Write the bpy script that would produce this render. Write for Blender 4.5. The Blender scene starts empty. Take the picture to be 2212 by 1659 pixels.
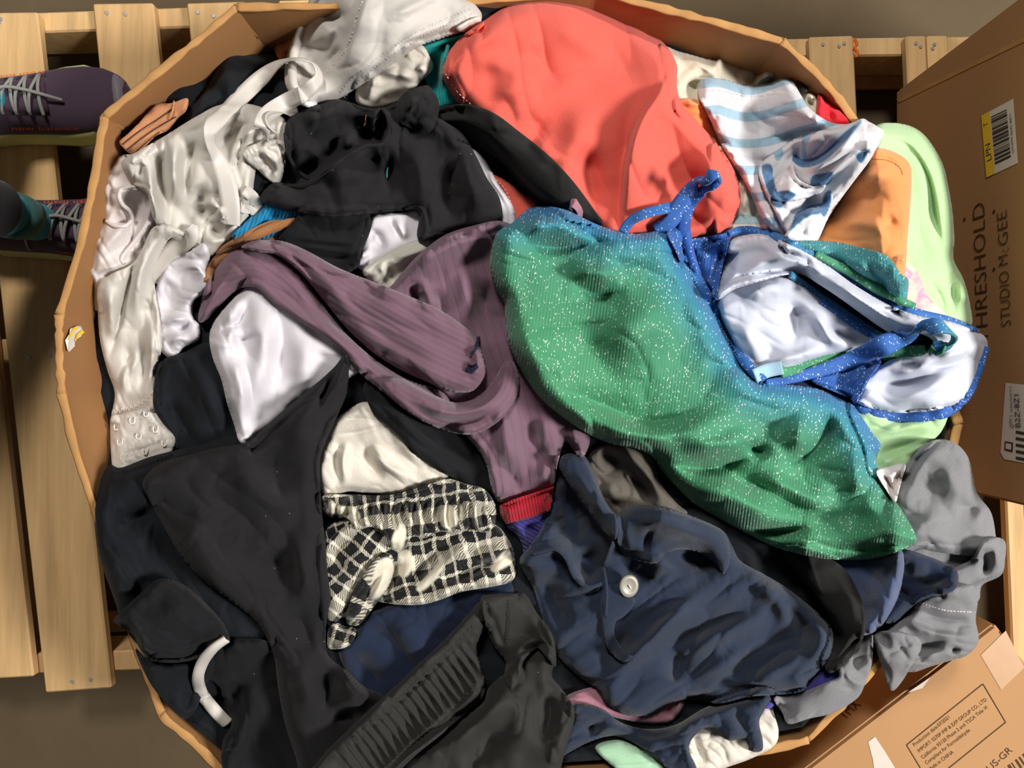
import bpy, bmesh, math, random
import numpy as np
from mathutils import Vector, Matrix

# ------------------------------------------------------------------ camera, world, lights
SC = bpy.context.scene
COL = SC.collection
F, CX, CY = 1600.0, 1106.0, 829.5          # focal length and centre in photo pixels
RIM, CAMZ, DECK = 0.48, 1.46, 0.14         # box rim, camera and pallet-deck heights (m)

cam_d = bpy.data.cameras.new('camera')
cam_d.sensor_width = 36.0
cam_d.lens = 36.0 * F / 2212.0
cam_d.clip_start = 0.01
cam = bpy.data.objects.new('camera', cam_d)
cam.location = (0, 0, CAMZ)
COL.objects.link(cam)
SC.camera = cam

SC.view_settings.view_transform = 'Standard'
SC.view_settings.look = 'None'
SC.view_settings.gamma = 1.0
SC.view_settings.use_curve_mapping = False
SC.view_settings.exposure = 0.15

world = bpy.data.worlds.new('warehouse_ambient')
SC.world = world
world.use_nodes = True
bg = world.node_tree.nodes['Background']
bg.inputs['Color'].default_value = (1.0, 0.97, 0.93, 1)
bg.inputs['Strength'].default_value = 0.045

def area_light(name, loc, target, size, sy, power, color):
    d = bpy.data.lights.new(name, 'AREA')
    d.shape = 'RECTANGLE'; d.size = size; d.size_y = sy
    d.energy = power; d.color = color
    o = bpy.data.objects.new(name, d)
    o.location = loc
    o.rotation_euler = (Vector(target) - Vector(loc)).to_track_quat('-Z', 'Y').to_euler()
    COL.objects.link(o)
    return o
# high bay lamps of the warehouse
area_light('high_bay_lamp', (3.2, -0.5, 3.4), (0.1, 0, 0.5), 0.7, 0.7, 235, (1.0, 0.97, 0.93))
area_light('high_bay_lamp_far', (-0.5, 2.9, 4.3), (0, 0, 0.4), 0.8, 0.8, 135, (1.0, 0.95, 0.88))

# ------------------------------------------------------------------ numeric helpers
rng = np.random.default_rng(7)
random.seed(7)
S = 3                                        # lattice step in photo pixels
X0, Y0, X1, Y1 = -120, -120, 2340, 1800
NX, NY = (X1 - X0) // S + 1, (Y1 - Y0) // S + 1
GX, GY = np.meshgrid(X0 + S * np.arange(NX), Y0 + S * np.arange(NY))
GX = GX.astype(float); GY = GY.astype(float)

def unp(px, py, z):
    """photo pixel + world height -> world point"""
    k = (CAMZ - z) / F
    return np.stack([(px - CX) * k, (CY - py) * k, z + 0 * px], -1)

def P3(px, py, z):
    k = (CAMZ - z) / F
    return Vector(((px - CX) * k, (CY - py) * k, z))

def smooth01(t):
    t = np.clip(t, 0, 1)
    return t * t * (3 - 2 * t)

_tabs = {}
def vnoise(x, y, seed):
    if seed not in _tabs:
        _tabs[seed] = np.random.default_rng(seed).random((256, 256))
    T = _tabs[seed]
    xi = np.floor(x).astype(int); yi = np.floor(y).astype(int)
    fx = x - xi; fy = y - yi
    fx = fx * fx * fx * (fx * (fx * 6 - 15) + 10); fy = fy * fy * fy * (fy * (fy * 6 - 15) + 10)
    a = T[yi & 255, xi & 255]; b = T[yi & 255, (xi + 1) & 255]
    c = T[(yi + 1) & 255, xi & 255]; d = T[(yi + 1) & 255, (xi + 1) & 255]
    return (a * (1 - fx) + b * fx) * (1 - fy) + (c * (1 - fx) + d * fx) * fy

def blur(A, r):
    """separable box blur, three passes ~ gaussian; r in cells"""
    r = max(1, int(round(r)))
    for _ in range(3):
        for ax in (0, 1):
            p = [(0, 0), (0, 0)]; p[ax] = (r + 1, r)
            B = np.pad(A, p, mode='edge').cumsum(ax)
            n = 2 * r + 1
            if ax == 0: A = (B[n:] - B[:-n]) / n
            else: A = (B[:, n:] - B[:, :-n]) / n
    return A

def dilate(A, r):
    r = max(1, int(round(r)))
    for ax in (0, 1):
        p = [(0, 0), (0, 0)]; p[ax] = (r, r)
        B = np.pad(A, p, mode='edge')
        n = A.shape[ax]
        out = A.copy()
        for k in range(2 * r + 1):
            sl = B[k:k + n] if ax == 0 else B[:, k:k + n]
            out = np.maximum(out, sl)
        A = out
    return A

def crom(pts, n=6, closed=True, sharp=False):
    """Catmull-Rom through points (any dimension)"""
    P = np.array(pts, float)
    if sharp:
        return P
    m = len(P); out = []
    rngk = m if closed else m - 1
    for i in range(rngk):
        if closed:
            a, b, c, d = P[(i - 1) % m], P[i], P[(i + 1) % m], P[(i + 2) % m]
        else:
            a, b, c, d = P[max(i - 1, 0)], P[i], P[i + 1], P[min(i + 2, m - 1)]
        for k in range(n):
            t = k / n
            out.append(0.5 * ((2 * b) + (-a + c) * t + (2 * a - 5 * b + 4 * c - d) * t * t + (-a + 3 * b - 3 * c + d) * t ** 3))
    if not closed:
        out.append(P[-1])
    return np.array(out)

def seg_dist(x, y, P, closed):
    """distance, signed side, arc position and nearest point to polyline P, for arrays x, y"""
    best = np.full(x.shape, 1e9); side = np.zeros_like(best); arc = np.zeros_like(best)
    nx_ = np.zeros_like(best); ny_ = np.zeros_like(best)
    m = len(P); L = 0.0
    for i in range(m if closed else m - 1):
        a = P[i]; b = P[(i + 1) % m]
        d = b - a; l2 = d[0] ** 2 + d[1] ** 2
        if l2 < 1e-9: continue
        l = math.sqrt(l2)
        t = np.clip(((x - a[0]) * d[0] + (y - a[1]) * d[1]) / l2, 0, 1)
        qx = a[0] + t * d[0]; qy = a[1] + t * d[1]
        dd = (x - qx) ** 2 + (y - qy) ** 2
        m_ = dd < best
        best = np.where(m_, dd, best)
        side = np.where(m_, (d[0] * (y - a[1]) - d[1] * (x - a[0])) / l, side)
        arc = np.where(m_, L + t * l, arc)
        nx_ = np.where(m_, qx, nx_); ny_ = np.where(m_, qy, ny_)
        L += l
    return np.sqrt(best), side, arc, nx_, ny_, L

def inside(x, y, P):
    r = np.zeros(x.shape, bool)
    m = len(P); j = m - 1
    for i in range(m):
        xi, yi = P[i]; xj, yj = P[j]
        if yi != yj:
            r ^= ((yi > y) != (yj > y)) & (x < (xj - xi) * (y - yi) / (yj - yi) + xi)
        j = i
    return r

# ------------------------------------------------------------------ object helpers
def tag(o, label=None, cat=None, group=None, kind=None):
    if label: o['label'] = label
    if cat: o['category'] = cat
    if group: o['group'] = group
    if kind: o['kind'] = kind
    return o

def thing(name, label, cat, loc=(0, 0, 0), group=None, kind=None):
    o = bpy.data.objects.new(name, None)
    o.empty_display_size = 0.05
    o.location = loc
    COL.objects.link(o)
    return tag(o, label, cat, group, kind)

def wloc(o):
    v = Vector((0, 0, 0))
    while o is not None:
        v += Vector(o.location); o = o.parent
    return v

def mesh_obj(name, verts, faces, mat, parent=None, uv=None, attr=None, smooth=True, origin=None):
    V = np.asarray(verts, float)
    if parent is not None:
        base = np.array(wloc(parent)); loc = np.zeros(3)
        c = V.mean(0); loc = c - base
    else:
        c = V.mean(0) if origin is None else np.array(origin, float)
        loc = c
    me = bpy.data.meshes.new(name)
    me.from_pydata((V - c).tolist(), [], faces if isinstance(faces, list) else faces.tolist())
    if uv is not None:
        ul = me.uv_layers.new(name='UVMap')
        vi = np.empty(len(me.loops), int); me.loops.foreach_get('vertex_index', vi)
        ul.data.foreach_set('uv', np.asarray(uv, np.float32)[vi].ravel())
    if attr is not None:
        at = me.attributes.new('dye', 'FLOAT', 'POINT')
        at.data.foreach_set('value', np.asarray(attr, np.float32))
    if smooth:
        me.polygons.foreach_set('use_smooth', [True] * len(me.polygons))
    me.materials.append(mat)
    me.update()
    o = bpy.data.objects.new(name, me)
    o.location = loc.tolist()
    COL.objects.link(o)
    if parent is not None:
        o.parent = parent
    return o

def bm_obj(name, bm, mat, parent=None, smooth=False):
    me = bpy.data.meshes.new(name)
    vs = [v.co.copy() for v in bm.verts]
    c = sum(vs, Vector()) / max(1, len(vs))
    bmesh.ops.translate(bm, verts=bm.verts, vec=-c)
    bm.to_mesh(me); bm.free()
    if smooth:
        me.polygons.foreach_set('use_smooth', [True] * len(me.polygons))
    me.materials.append(mat)
    o = bpy.data.objects.new(name, me)
    COL.objects.link(o)
    if parent is not None:
        o.parent = parent
        o.location = c - wloc(parent)
    else:
        o.location = c
    return o

# ------------------------------------------------------------------ materials
def lin(c):
    return tuple(((v / 255) / 12.92 if v / 255 <= 0.04045 else ((v / 255 + 0.055) / 1.055) ** 2.4) for v in c) + (1.0,)

class NT:
    def __init__(self, name, rough=0.85, spec=0.25):
        self.m = bpy.data.materials.new(name); self.m.use_nodes = True
        self.t = self.m.node_tree; self.n = self.t.nodes; self.l = self.t.links
        self.b = self.n['Principled BSDF']
        self.b.inputs['Roughness'].default_value = rough
        self.b.inputs['Specular IOR Level'].default_value = spec
    def add(self, typ, **kw):
        nd = self.n.new(typ)
        for k, v in kw.items():
            if k.startswith('i_'):
                key = k[2:]
                key = int(key) if key.isdigit() else key.replace('_', ' ')
                self.put(v, nd.inputs[key])
            else:
                setattr(nd, k, v)
        return nd
    def put(self, v, sock):
        if hasattr(v, 'is_linked') or isinstance(v, bpy.types.NodeSocket):
            self.l.new(v, sock)
        else:
            sock.default_value = v
    def math(self, op, a, b=None, c=None, clamp=False):
        nd = self.n.new('ShaderNodeMath'); nd.operation = op; nd.use_clamp = clamp
        self.put(a, nd.inputs[0])
        if b is not None: self.put(b, nd.inputs[1])
        if c is not None: self.put(c, nd.inputs[2])
        return nd.outputs[0]
    def mix(self, f, a, b, blend='MIX'):
        nd = self.n.new('ShaderNodeMix'); nd.data_type = 'RGBA'; nd.blend_type = blend
        self.put(f, nd.inputs[0]); self.put(a, nd.inputs[6]); self.put(b, nd.inputs[7])
        return nd.outputs[2]
    def ramp(self, f, stops, interp='LINEAR'):
        nd = self.n.new('ShaderNodeValToRGB'); cr = nd.color_ramp; cr.interpolation = interp
        while len(cr.elements) < len(stops): cr.elements.new(0.5)
        for e, (p, c) in zip(cr.elements, stops):
            e.position = p; e.color = c
        self.put(f, nd.inputs[0])
        return nd.outputs[0]
    def uv(self, sx=1, sy=1, rot=0):
        tc = self.n.new('ShaderNodeTexCoord')
        mp = self.n.new('ShaderNodeMapping')
        mp.inputs['Scale'].default_value = (sx, sy, 1)
        mp.inputs['Rotation'].default_value = (0, 0, rot)
        self.l.new(tc.outputs['UV'], mp.inputs['Vector'])
        return mp.outputs[0]
    def obj(self, s=(1, 1, 1)):
        tc = self.n.new('ShaderNodeTexCoord')
        mp = self.n.new('ShaderNodeMapping'); mp.inputs['Scale'].default_value = s
        self.l.new(tc.outputs['Object'], mp.inputs['Vector'])
        return mp.outputs[0]
    def noise(self, vec, scale, detail=2, rough=0.5):
        nd = self.n.new('ShaderNodeTexNoise')
        nd.inputs['Scale'].default_value = scale; nd.inputs['Detail'].default_value = detail
        nd.inputs['Roughness'].default_value = rough
        self.l.new(vec, nd.inputs['Vector'])
        return nd.outputs[0]
    def sep(self, vec):
        nd = self.n.new('ShaderNodeSeparateXYZ'); self.l.new(vec, nd.inputs[0])
        return nd.outputs
    def bump(self, h, strength=0.3, dist=0.001):
        nd = self.n.new('ShaderNodeBump')
        nd.inputs['Strength'].default_value = strength; nd.inputs['Distance'].default_value = dist
        self.l.new(h, nd.inputs['Height'])
        self.l.new(nd.outputs[0], self.b.inputs['Normal'])
    def color(self, c):
        self.put(c, self.b.inputs['Base Color'])

def fabric(name, c, rough=0.9, spec=0.15, sheen=0.15, weave=700, wb=0.25, var=0.07, lint=0.0, twill=0.0, fuzz=1.0):
    """woven or knitted cloth: thread relief, slight tone variation, optional lint specks"""
    k = NT(name, rough, spec)
    uv = k.uv()
    big = k.noise(uv, 9, 3)
    c0 = lin(c)
    lo = tuple(v * (1 - var * 1.5) for v in c0[:3]) + (1,)
    hi = tuple(min(1, v * (1 + var * 1.5)) for v in c0[:3]) + (1,)
    colr = k.mix(big, lo, hi)
    x, y, _ = k.sep(uv)
    wx = k.math('SINE', k.math('MULTIPLY', x, weave * 6.28)); wy = k.math('SINE', k.math('MULTIPLY', y, weave * 6.28))
    th = k.math('MULTIPLY', wx, wy)
    if twill:
        th = k.math('ADD', th, k.math('MULTIPLY', k.math('SINE', k.math('MULTIPLY', k.math('ADD', x, y), weave * 5)), twill))
    fz = k.noise(uv, 380, 3, 0.65)
    h = k.math('ADD', k.math('MULTIPLY', th, 0.35), k.math('MULTIPLY', fz, 1.6 * fuzz))
    if lint:
        v = k.add('ShaderNodeTexVoronoi', feature='F1'); v.inputs['Scale'].default_value = 60
        k.l.new(uv, v.inputs['Vector'])
        g = k.noise(uv, 14, 1)
        dot = k.math('MULTIPLY', k.math('LESS_THAN', v.outputs['Distance'], 0.045), k.math('GREATER_THAN', g, 0.62 - lint * 0.1))
        colr = k.mix(k.math('MULTIPLY', dot, 0.45), colr, lin((190, 186, 180)))
    tone = k.math('MULTIPLY_ADD', k.noise(uv, 520, 2, 0.7), 0.5 * fuzz, 1.0 - 0.25 * fuzz)
    vm = k.add('ShaderNodeVectorMath', operation='SCALE'); k.l.new(colr, vm.inputs[0]); k.l.new(tone, vm.inputs['Scale'])
    k.color(vm.outputs[0])
    k.b.inputs['Sheen Weight'].default_value = sheen
    k.b.inputs['Sheen Roughness'].default_value = 0.5
    k.bump(h, wb, 0.0012)
    return k.m

def ribbed(name, c, period=0.006, depth=0.6, dark=0.35, rough=0.92, duty=0.5, sheen=0.2, groove=False):
    """rib knit: ridges run along the UV u direction"""
    k = NT(name, rough, 0.15)
    uv = k.uv()
    x, y, _ = k.sep(uv)
    wob = k.math('MULTIPLY', k.math('SUBTRACT', k.noise(uv, 12, 2), 0.5), period * 0.5)
    yy = k.math('ADD', y, wob)
    w = k.math('SINE', k.math('MULTIPLY', yy, 6.2832 / period))
    if groove:
        w = k.math('SUBTRACT', 1.0, k.math('POWER', k.math('ABSOLUTE', k.math('SINE', k.math('MULTIPLY', yy, 3.1416 / period))), 0.16))
        w = k.math('SUBTRACT', 1.0, k.math('MULTIPLY', w, 2.0))
    c0 = lin(c)
    lo = tuple(v * (1 - dark) for v in c0[:3]) + (1,)
    colr = k.mix(k.math('MULTIPLY_ADD', w, 0.5, 0.5, clamp=True), lo, c0)
    fz = k.noise(uv, 420, 3, 0.7)
    k.color(k.mix(k.math('MULTIPLY', fz, 0.25), colr, tuple(min(1, v * 1.25) for v in c0[:3]) + (1,)))
    k.b.inputs['Sheen Weight'].default_value = sheen
    k.bump(k.math('ADD', w, k.math('MULTIPLY', fz, 0.9)), depth, 0.0009)
    return k.m

def cardboard(name, c=(176, 122, 72), rough=0.75, var=0.12, stretch=(1, 1, 1)):
    k = NT(name, rough, 0.25)
    ob = k.obj(stretch)
    a = k.noise(ob, 5, 4); b = k.noise(k.obj((220, 220, 12)), 3, 2)
    c0 = lin(c)
    col = k.mix(a, tuple(v * (1 - var) for v in c0[:3]) + (1,), tuple(v * (1 + var) for v in c0[:3]) + (1,))
    col = k.mix(k.math('MULTIPLY', b, 0.18), col, tuple(v * 0.72 for v in c0[:3]) + (1,))
    k.color(col)
    k.bump(k.math('ADD', b, k.math('MULTIPLY', a, 2)), 0.15, 0.001)
    return k.m

def plain(name, c, rough=0.6, spec=0.3, metallic=0.0):
    k = NT(name, rough, spec)
    ob = k.obj()
    n = k.noise(ob, 60, 2)
    c0 = lin(c)
    k.color(k.mix(n, tuple(v * 0.93 for v in c0[:3]) + (1,), tuple(min(1, v * 1.05) for v in c0[:3]) + (1,)))
    k.b.inputs['Metallic'].default_value = metallic
    return k.m

# ------------------------------------------------------------------ heap height field
CTRL = [(125,700,-.09),(170,520,-.06),(230,300,-.05),(350,210,-.06),(470,100,-.11),(560,60,-.14),(640,-40,-.10),(820,-40,.01),(1000,-60,-.02),(1180,-60,-.04),(1330,0,-.12),(1600,110,-.15),
 (1760,230,-.11),(1890,360,-.03),(2050,430,-.04),(2000,700,-.02),(2100,900,-.05),(2060,1050,-.01),(2080,1200,.0),(2030,1380,.0),(1940,1480,-.01),(1850,1520,-.02),
 (1650,1600,-.08),(1350,1650,-.03),(900,1680,-.05),(600,1620,-.05),(400,1500,-.04),(300,1300,-.03),(220,1050,-.07),(170,850,-.11),
 (500,400,-.07),(800,300,-.05),(1150,200,-.03),(1400,300,-.02),(1600,350,-.06),(600,800,-.04),(800,600,-.03),(1000,800,-.02),(1300,700,.0),
 (1600,800,.0),(1900,750,-.02),(1500,1200,-.03),(1100,1250,-.04),(800,1150,-.05),(500,1150,-.02),(1700,1350,-.05),(350,600,-.09)]
_num = np.zeros_like(GX); _den = np.zeros_like(GX)
for (a, b, h) in CTRL:
    w = 1.0 / (((GX - a) ** 2 + (GY - b) ** 2) / 1e4 + 0.15) ** 1.8
    _num += w * h; _den += w
Z = RIM + blur(_num / _den, 10)

# the box rim itself carries whatever hangs over it
for (rp, up) in (([(1852, 262), (2075, 915), (2010, 1300), (1748, 1602), (1400, 1672), (540, 1735), (345, 1545)], 0.004), ([(345, 1545), (215, 1130)], 0.004)):
    _d = seg_dist(GX, GY, np.array(rp, float), False)[0]
    Z = np.maximum(Z, RIM + up - np.clip(_d - 16, 0, None) * 0.0007)
def zat(x, y):
    i = int(round((x - X0) / S)); j = int(round((y - Y0) / S))
    i = min(max(i, 0), NX - 1); j = min(max(j, 0), NY - 1)
    return float(Z[j, i])

_seed = [100]
def relief(folds, ix0, ix1, iy0, iy1):
    """sum of drawn folds over a lattice window.  R ridge, V valley, S overlapping fold whose right hand side is raised"""
    R = np.zeros((iy1 - iy0, ix1 - ix0))
    for fd in folds:
        typ, a, w, pts = fd[:4]
        P = crom(pts, 5, closed=False) if len(pts) > 2 else np.array(pts, float)
        pad = 4 * w
        jx0 = max(ix0, int((P[:, 0].min() - pad - X0) // S)); jx1 = min(ix1, int((P[:, 0].max() + pad - X0) // S) + 2)
        jy0 = max(iy0, int((P[:, 1].min() - pad - Y0) // S)); jy1 = min(iy1, int((P[:, 1].max() + pad - Y0) // S) + 2)
        if jx1 <= jx0 or jy1 <= jy0: continue
        x = GX[jy0:jy1, jx0:jx1]; y = GY[jy0:jy1, jx0:jx1]
        d, side, arc, _, _, L = seg_dist(x, y, P, False)
        te = smooth01(np.minimum(arc, L - arc) / (0.42 * L) + 0.04)
        if typ == 'R': f = np.exp(-(d / w) ** 2) * 0.8 + 0.2 * np.exp(-(d / (2.2 * w)) ** 2)
        elif typ == 'V': f = -(0.55 * np.exp(-d / (0.75 * w)) + 0.45 * np.exp(-(d / (1.5 * w)) ** 2))
        elif typ == 'K': f = np.exp(-np.abs(d) / w)                 # sharp crest
        else:
            f = np.where(side > 0, np.exp(-(d / w) ** 1.3), np.exp(-(d / 6.0) ** 1.5))
        R[jy0 - iy0:jy1 - iy0, jx0 - ix0:jx1 - ix0] += a * 0.001 * te * f
    return blur1(R)

def blur1(A):
    for ax in (0, 1):
        p = [(0, 0), (0, 0)]; p[ax] = (1, 1)
        B = np.pad(A, p, mode='edge')
        A = (B[:-2] + 2 * B[1:-1] + B[2:]) / 4 if ax == 0 else (B[:, :-2] + 2 * B[:, 1:-1] + B[:, 2:]) / 4
    return A

# fold strength and crumple strength by cloth: stiff cottons crease sharply, satins and jerseys fall softly
TUNE = {'black_cotton': (2.0, 1.1), 'black_twill_cotton': (2.3, 1.2), 'blue_black_jersey': (1.9, 0.9), 'charcoal_nylon': (2.0, 1.0),
        'navy_pique': (1.7, 1.0), 'ivory_satin': (1.9, 0.35), 'silver_white_satin': (1.5, 0.15), 'coral_poplin': (1.7, 0.25),
        'white_jersey': (1.6, 0.15), 'white_swim_lining': (1.5, 0.35), 'off_white_cotton': (1.5, 0.5), 'white_elastic_tape': (1.3, 0.3),
        'black_and_cream_plaid_flannel': (1.9, 1.2), 'glitter_ombre_knit': (2.1, 0.5), 'mauve_rib_knit': (1.6, 0.4), 'mauve_brushed_rib': (1.5, 0.4),
        'mint_terry': (1.6, 0.7), 'grey_denim': (1.8, 1.0), 'black_elastic': (1.2, 0.3), 'crimson_rib': (1, 0.2), 'khaki_canvas': (1.8, 0.8)}
def cloth(name, outline, mat, parent=None, puff=10, r=14, folds=(), wr=None, drape=14, off=0, ang=0, axis=None,
          sharp=False, dye=None, uvs=1.0, edge_keep=7, nseg=6, write=True, cr=None, fa=None):
    """one piece of cloth lying on what is already in the heap"""
    tf, tc = TUNE.get(mat.name, (1.5, 0.8))
    fa = tf if fa is None else fa
    cr = tc if cr is None else cr
    P = crom(outline, nseg, True, sharp)
    ix0 = max(0, int((P[:, 0].min() - 12 - X0) // S)); ix1 = min(NX, int((P[:, 0].max() + 12 - X0) // S) + 2)
    iy0 = max(0, int((P[:, 1].min() - 12 - Y0) // S)); iy1 = min(NY, int((P[:, 1].max() + 12 - Y0) // S) + 2)
    x = GX[iy0:iy1, ix0:ix1].copy(); y = GY[iy0:iy1, ix0:ix1].copy()
    d, _, _, qx, qy, _ = seg_dist(x, y, P, True)
    ins = inside(x, y, P)
    sd = np.where(ins, d, -d)
    # draped base
    m = int(drape / S * 2) + 4
    wx0, wx1, wy0, wy1 = max(0, ix0 - m), min(NX, ix1 + m), max(0, iy0 - m), min(NY, iy1 + m)
    Zw = Z[wy0:wy1, wx0:wx1]
    Zs = blur(dilate(Zw, drape / S), drape / S)[iy0 - wy0:iy1 - wy0, ix0 - wx0:ix1 - wx0]
    Zb = Z[iy0:iy1, ix0:ix1]
    Zd = dilate(Zw, 2)[iy0 - wy0:iy1 - wy0, ix0 - wx0:ix1 - wx0]
    di = np.clip(sd, 0, None)
    top = np.maximum(Zs, Zd)
    base = Zd + (top - Zd) * smooth01(di / (drape * 1.6)) + 0.0015
    t = np.clip(di / (r * 0.8), 0, 1)
    edge = puff * 0.00085 * (1 - (1 - t) ** 2.6) ** 0.7
    mask = 0.3 + 0.7 * smooth01(di / edge_keep)
    h = relief(folds, ix0, ix1, iy0, iy1) * fa * 1.35
    if cr:
        _seed[0] += 1
        sd_ = _seed[0]
        w1 = vnoise(x / 55 + 3, y / 55 + 8, sd_ + 300) - 0.5; w2 = vnoise(x / 55 + 40, y / 55 + 71, sd_ + 310) - 0.5
        gate = smooth01((vnoise(x / 95, y / 95, sd_ + 320) - 0.28) * 2.2)
        for (am, sc_, an) in ((3.4, 58, 0.35), (1.7, 27, 1.2), (0.6, 13, 2.1)):
            c_, s_ = math.cos(an + sd_), math.sin(an + sd_)
            u = (x * c_ + y * s_) / (sc_ * 1.7) + w1 * 1.6; v = (-x * s_ + y * c_) / sc_ + w2 * 1.6
            n1 = vnoise(u, v, sd_ + int(sc_))
            h = h + cr * am * 0.001 * gate * (np.abs(2 * n1 - 1) ** 0.8 - 0.5)
    if wr:
        for (amp, la, lc, an) in wr:
            _seed[0] += 1
            c_, s_ = math.cos(math.radians(an)), math.sin(math.radians(an))
            u = (x * c_ + y * s_); v = (-x * s_ + y * c_)
            wu = vnoise(u / (la * 1.3) + 9, v / (la * 1.1) + 4, _seed[0] + 500) - 0.5
            n1 = vnoise(u / la, v / lc + wu * 2.2, _seed[0])
            n2 = vnoise(u / la * 1.9 + 31, v / lc * 1.8 + 17 + wu * 3, _seed[0] + 900)
            rd = (1 - (1 - np.abs(2 * n1 - 1)) ** 1.8) * 0.7 + n2 * 0.3
            h = h + amp * 0.0015 * (rd - 0.55)
    z = base + edge + off * 0.001 + np.maximum(h * mask, -(edge + top - Zb) * 0.92)
    z = np.maximum(z, Zd + 0.0012)
    # lattice faces
    act = sd > -0.45 * S
    q = act[:-1, :-1] & act[1:, :-1] & act[:-1, 1:] & act[1:, 1:]
    cnt = np.zeros(act.shape, int)
    cnt[:-1, :-1] += q; cnt[1:, :-1] += q; cnt[:-1, 1:] += q; cnt[1:, 1:] += q
    used = cnt > 0
    bnd = used & (cnt < 4)
    # vertices on the lattice border of the domain are no outline
    px = np.where(bnd & (d < 2.2 * S), qx, x); py = np.where(bnd & (d < 2.2 * S), qy, y)
    idx = -np.ones(act.shape, int); idx[used] = np.arange(used.sum())
    V = unp(px[used], py[used], z[used])
    jj, ii = np.nonzero(q)
    faces = np.stack([idx[jj, ii], idx[jj + 1, ii], idx[jj + 1, ii + 1], idx[jj, ii + 1]], 1)
    # skirt along the rim of the piece
    e_all = np.concatenate([faces[:, [0, 1]], faces[:, [1, 2]], faces[:, [2, 3]], faces[:, [3, 0]]])
    key = np.sort(e_all, 1); k1 = key[:, 0].astype(np.int64) * (len(V) + 1) + key[:, 1]
    _, inv, c = np.unique(k1, return_inverse=True, return_counts=True)
    be = e_all[c[inv] == 1]
    bv = np.unique(be)
    mp = -np.ones(len(V), int); mp[bv] = len(V) + np.arange(len(bv))
    gy_, gx_ = np.gradient(blur(sd, 2))
    pxb = (px[used] + 2.2 * gx_[used])[bv]; pyb = (py[used] + 2.2 * gy_[used])[bv]
    zb = np.minimum(Zb[used][bv] - 0.004, z[used][bv] - 0.003)
    V2 = unp(pxb, pyb, zb)
    sk = np.stack([be[:, 1], be[:, 0], mp[be[:, 0]], mp[be[:, 1]]], 1)
    allV = np.concatenate([V, V2]); allF = np.concatenate([faces, sk])
    ax = np.concatenate([px[used], pxb]); ay = np.concatenate([py[used], pyb])
    if axis is not None:
        Pa = crom(axis, 6, False)
        _, sidev, arcv, _, _, _ = seg_dist(ax, ay, Pa, False)
        dd, _, _, _, _, _ = seg_dist(ax, ay, Pa, False)
        uv = np.stack([arcv, np.sign(sidev) * dd], 1) / F * uvs
    else:
        c_, s_ = math.cos(math.radians(ang)), math.sin(math.radians(ang))
        uv = np.stack([ax * c_ + ay * s_, -ax * s_ + ay * c_], 1) / F * uvs
    at = dye(ax, ay) if dye is not None else None
    o = mesh_obj(name, allV, allF, mat, parent, uv, at)
    if write:
        Z[iy0:iy1, ix0:ix1] = np.where(ins, np.maximum(z, Zb), Zb)
    return o

def frames(Q):
    T = np.gradient(Q, axis=0)
    T /= np.linalg.norm(T, axis=1)[:, None] + 1e-12
    side = np.cross(T, np.array([0, 0, 1.0]))
    side /= np.linalg.norm(side, axis=1)[:, None] + 1e-9
    nrm = np.cross(side, T)
    return T, side, nrm

def ribbon(name, pts, mat, parent=None, thick=1.6, bow=0.0, tube=False, n=8, cross=5, uvs=1.0, write=False, dye=None):
    """strap or trim: pts rows are (px, py, lift_mm, width_px[, twist_deg])"""
    A = np.array([tuple(p) + (0,) * (5 - len(p)) for p in pts], float)
    zz = np.array([zat(p[0], p[1]) for p in A]) + A[:, 2] * 0.001
    B = np.column_stack([A[:, 0], A[:, 1], zz, A[:, 3], A[:, 4]])
    C = crom(B, n, False)
    # never let the band sink into what it lies on
    for row in C:
        row[2] = max(row[2], zat(row[0], row[1]) + 0.0012)
    Q = unp(C[:, 0], C[:, 1], C[:, 2])
    T, sd, nr = frames(Q)
    hw = C[:, 3] * 0.5 * (CAMZ - C[:, 2]) / F
    tw = np.radians(C[:, 4])
    S1 = sd * np.cos(tw)[:, None] + nr * np.sin(tw)[:, None]
    N1 = -sd * np.sin(tw)[:, None] + nr * np.cos(tw)[:, None]
    th = thick * 0.001
    prof = []
    if tube:
        for k in range(10):
            a = 2 * math.pi * k / 10
            prof.append((math.cos(a), math.sin(a), 1))
    else:
        for k in range(cross):
            s = -1 + 2 * k / (cross - 1); prof.append((s, 0.5 + bow * (1 - s * s), 0))
        for k in range(cross):
            s = 1 - 2 * k / (cross - 1); prof.append((s, -0.5 + bow * (1 - s * s), 0))
    m = len(prof); V = []; UV = []
    arc = np.concatenate([[0], np.cumsum(np.linalg.norm(np.diff(Q, axis=0), axis=1))])
    DX = []
    for (s, t, round_) in prof:
        V.append(Q + S1 * (hw * s)[:, None] + N1 * ((hw if round_ else th) * t if round_ else np.full(len(Q), th * t))[:, None])
        UV.append(np.stack([arc * uvs, hw * s * uvs], 1)); DX.append(C[:, :2])
    V = np.array(V); k = len(Q)
    F_ = []
    for a in range(m):
        b = (a + 1) % m
        for i in range(k - 1):
            F_.append((a * k + i, a * k + i + 1, b * k + i + 1, b * k + i))
    F_.append(tuple(a * k for a in range(m))); F_.append(tuple(a * k + k - 1 for a in reversed(range(m))))
    dx = np.concatenate(DX)
    at = dye(dx[:, 0], dx[:, 1]) if dye is not None else None
    o = mesh_obj(name, V.reshape(-1, 3), F_, mat, parent, np.concatenate(UV), at)
    if write:
        for row in C:
            rr = row[3] * 0.5
            mm = (GX - row[0]) ** 2 + (GY - row[1]) ** 2 < rr * rr
            Z[mm] = np.maximum(Z[mm], row[2] + th)
    return o

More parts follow.
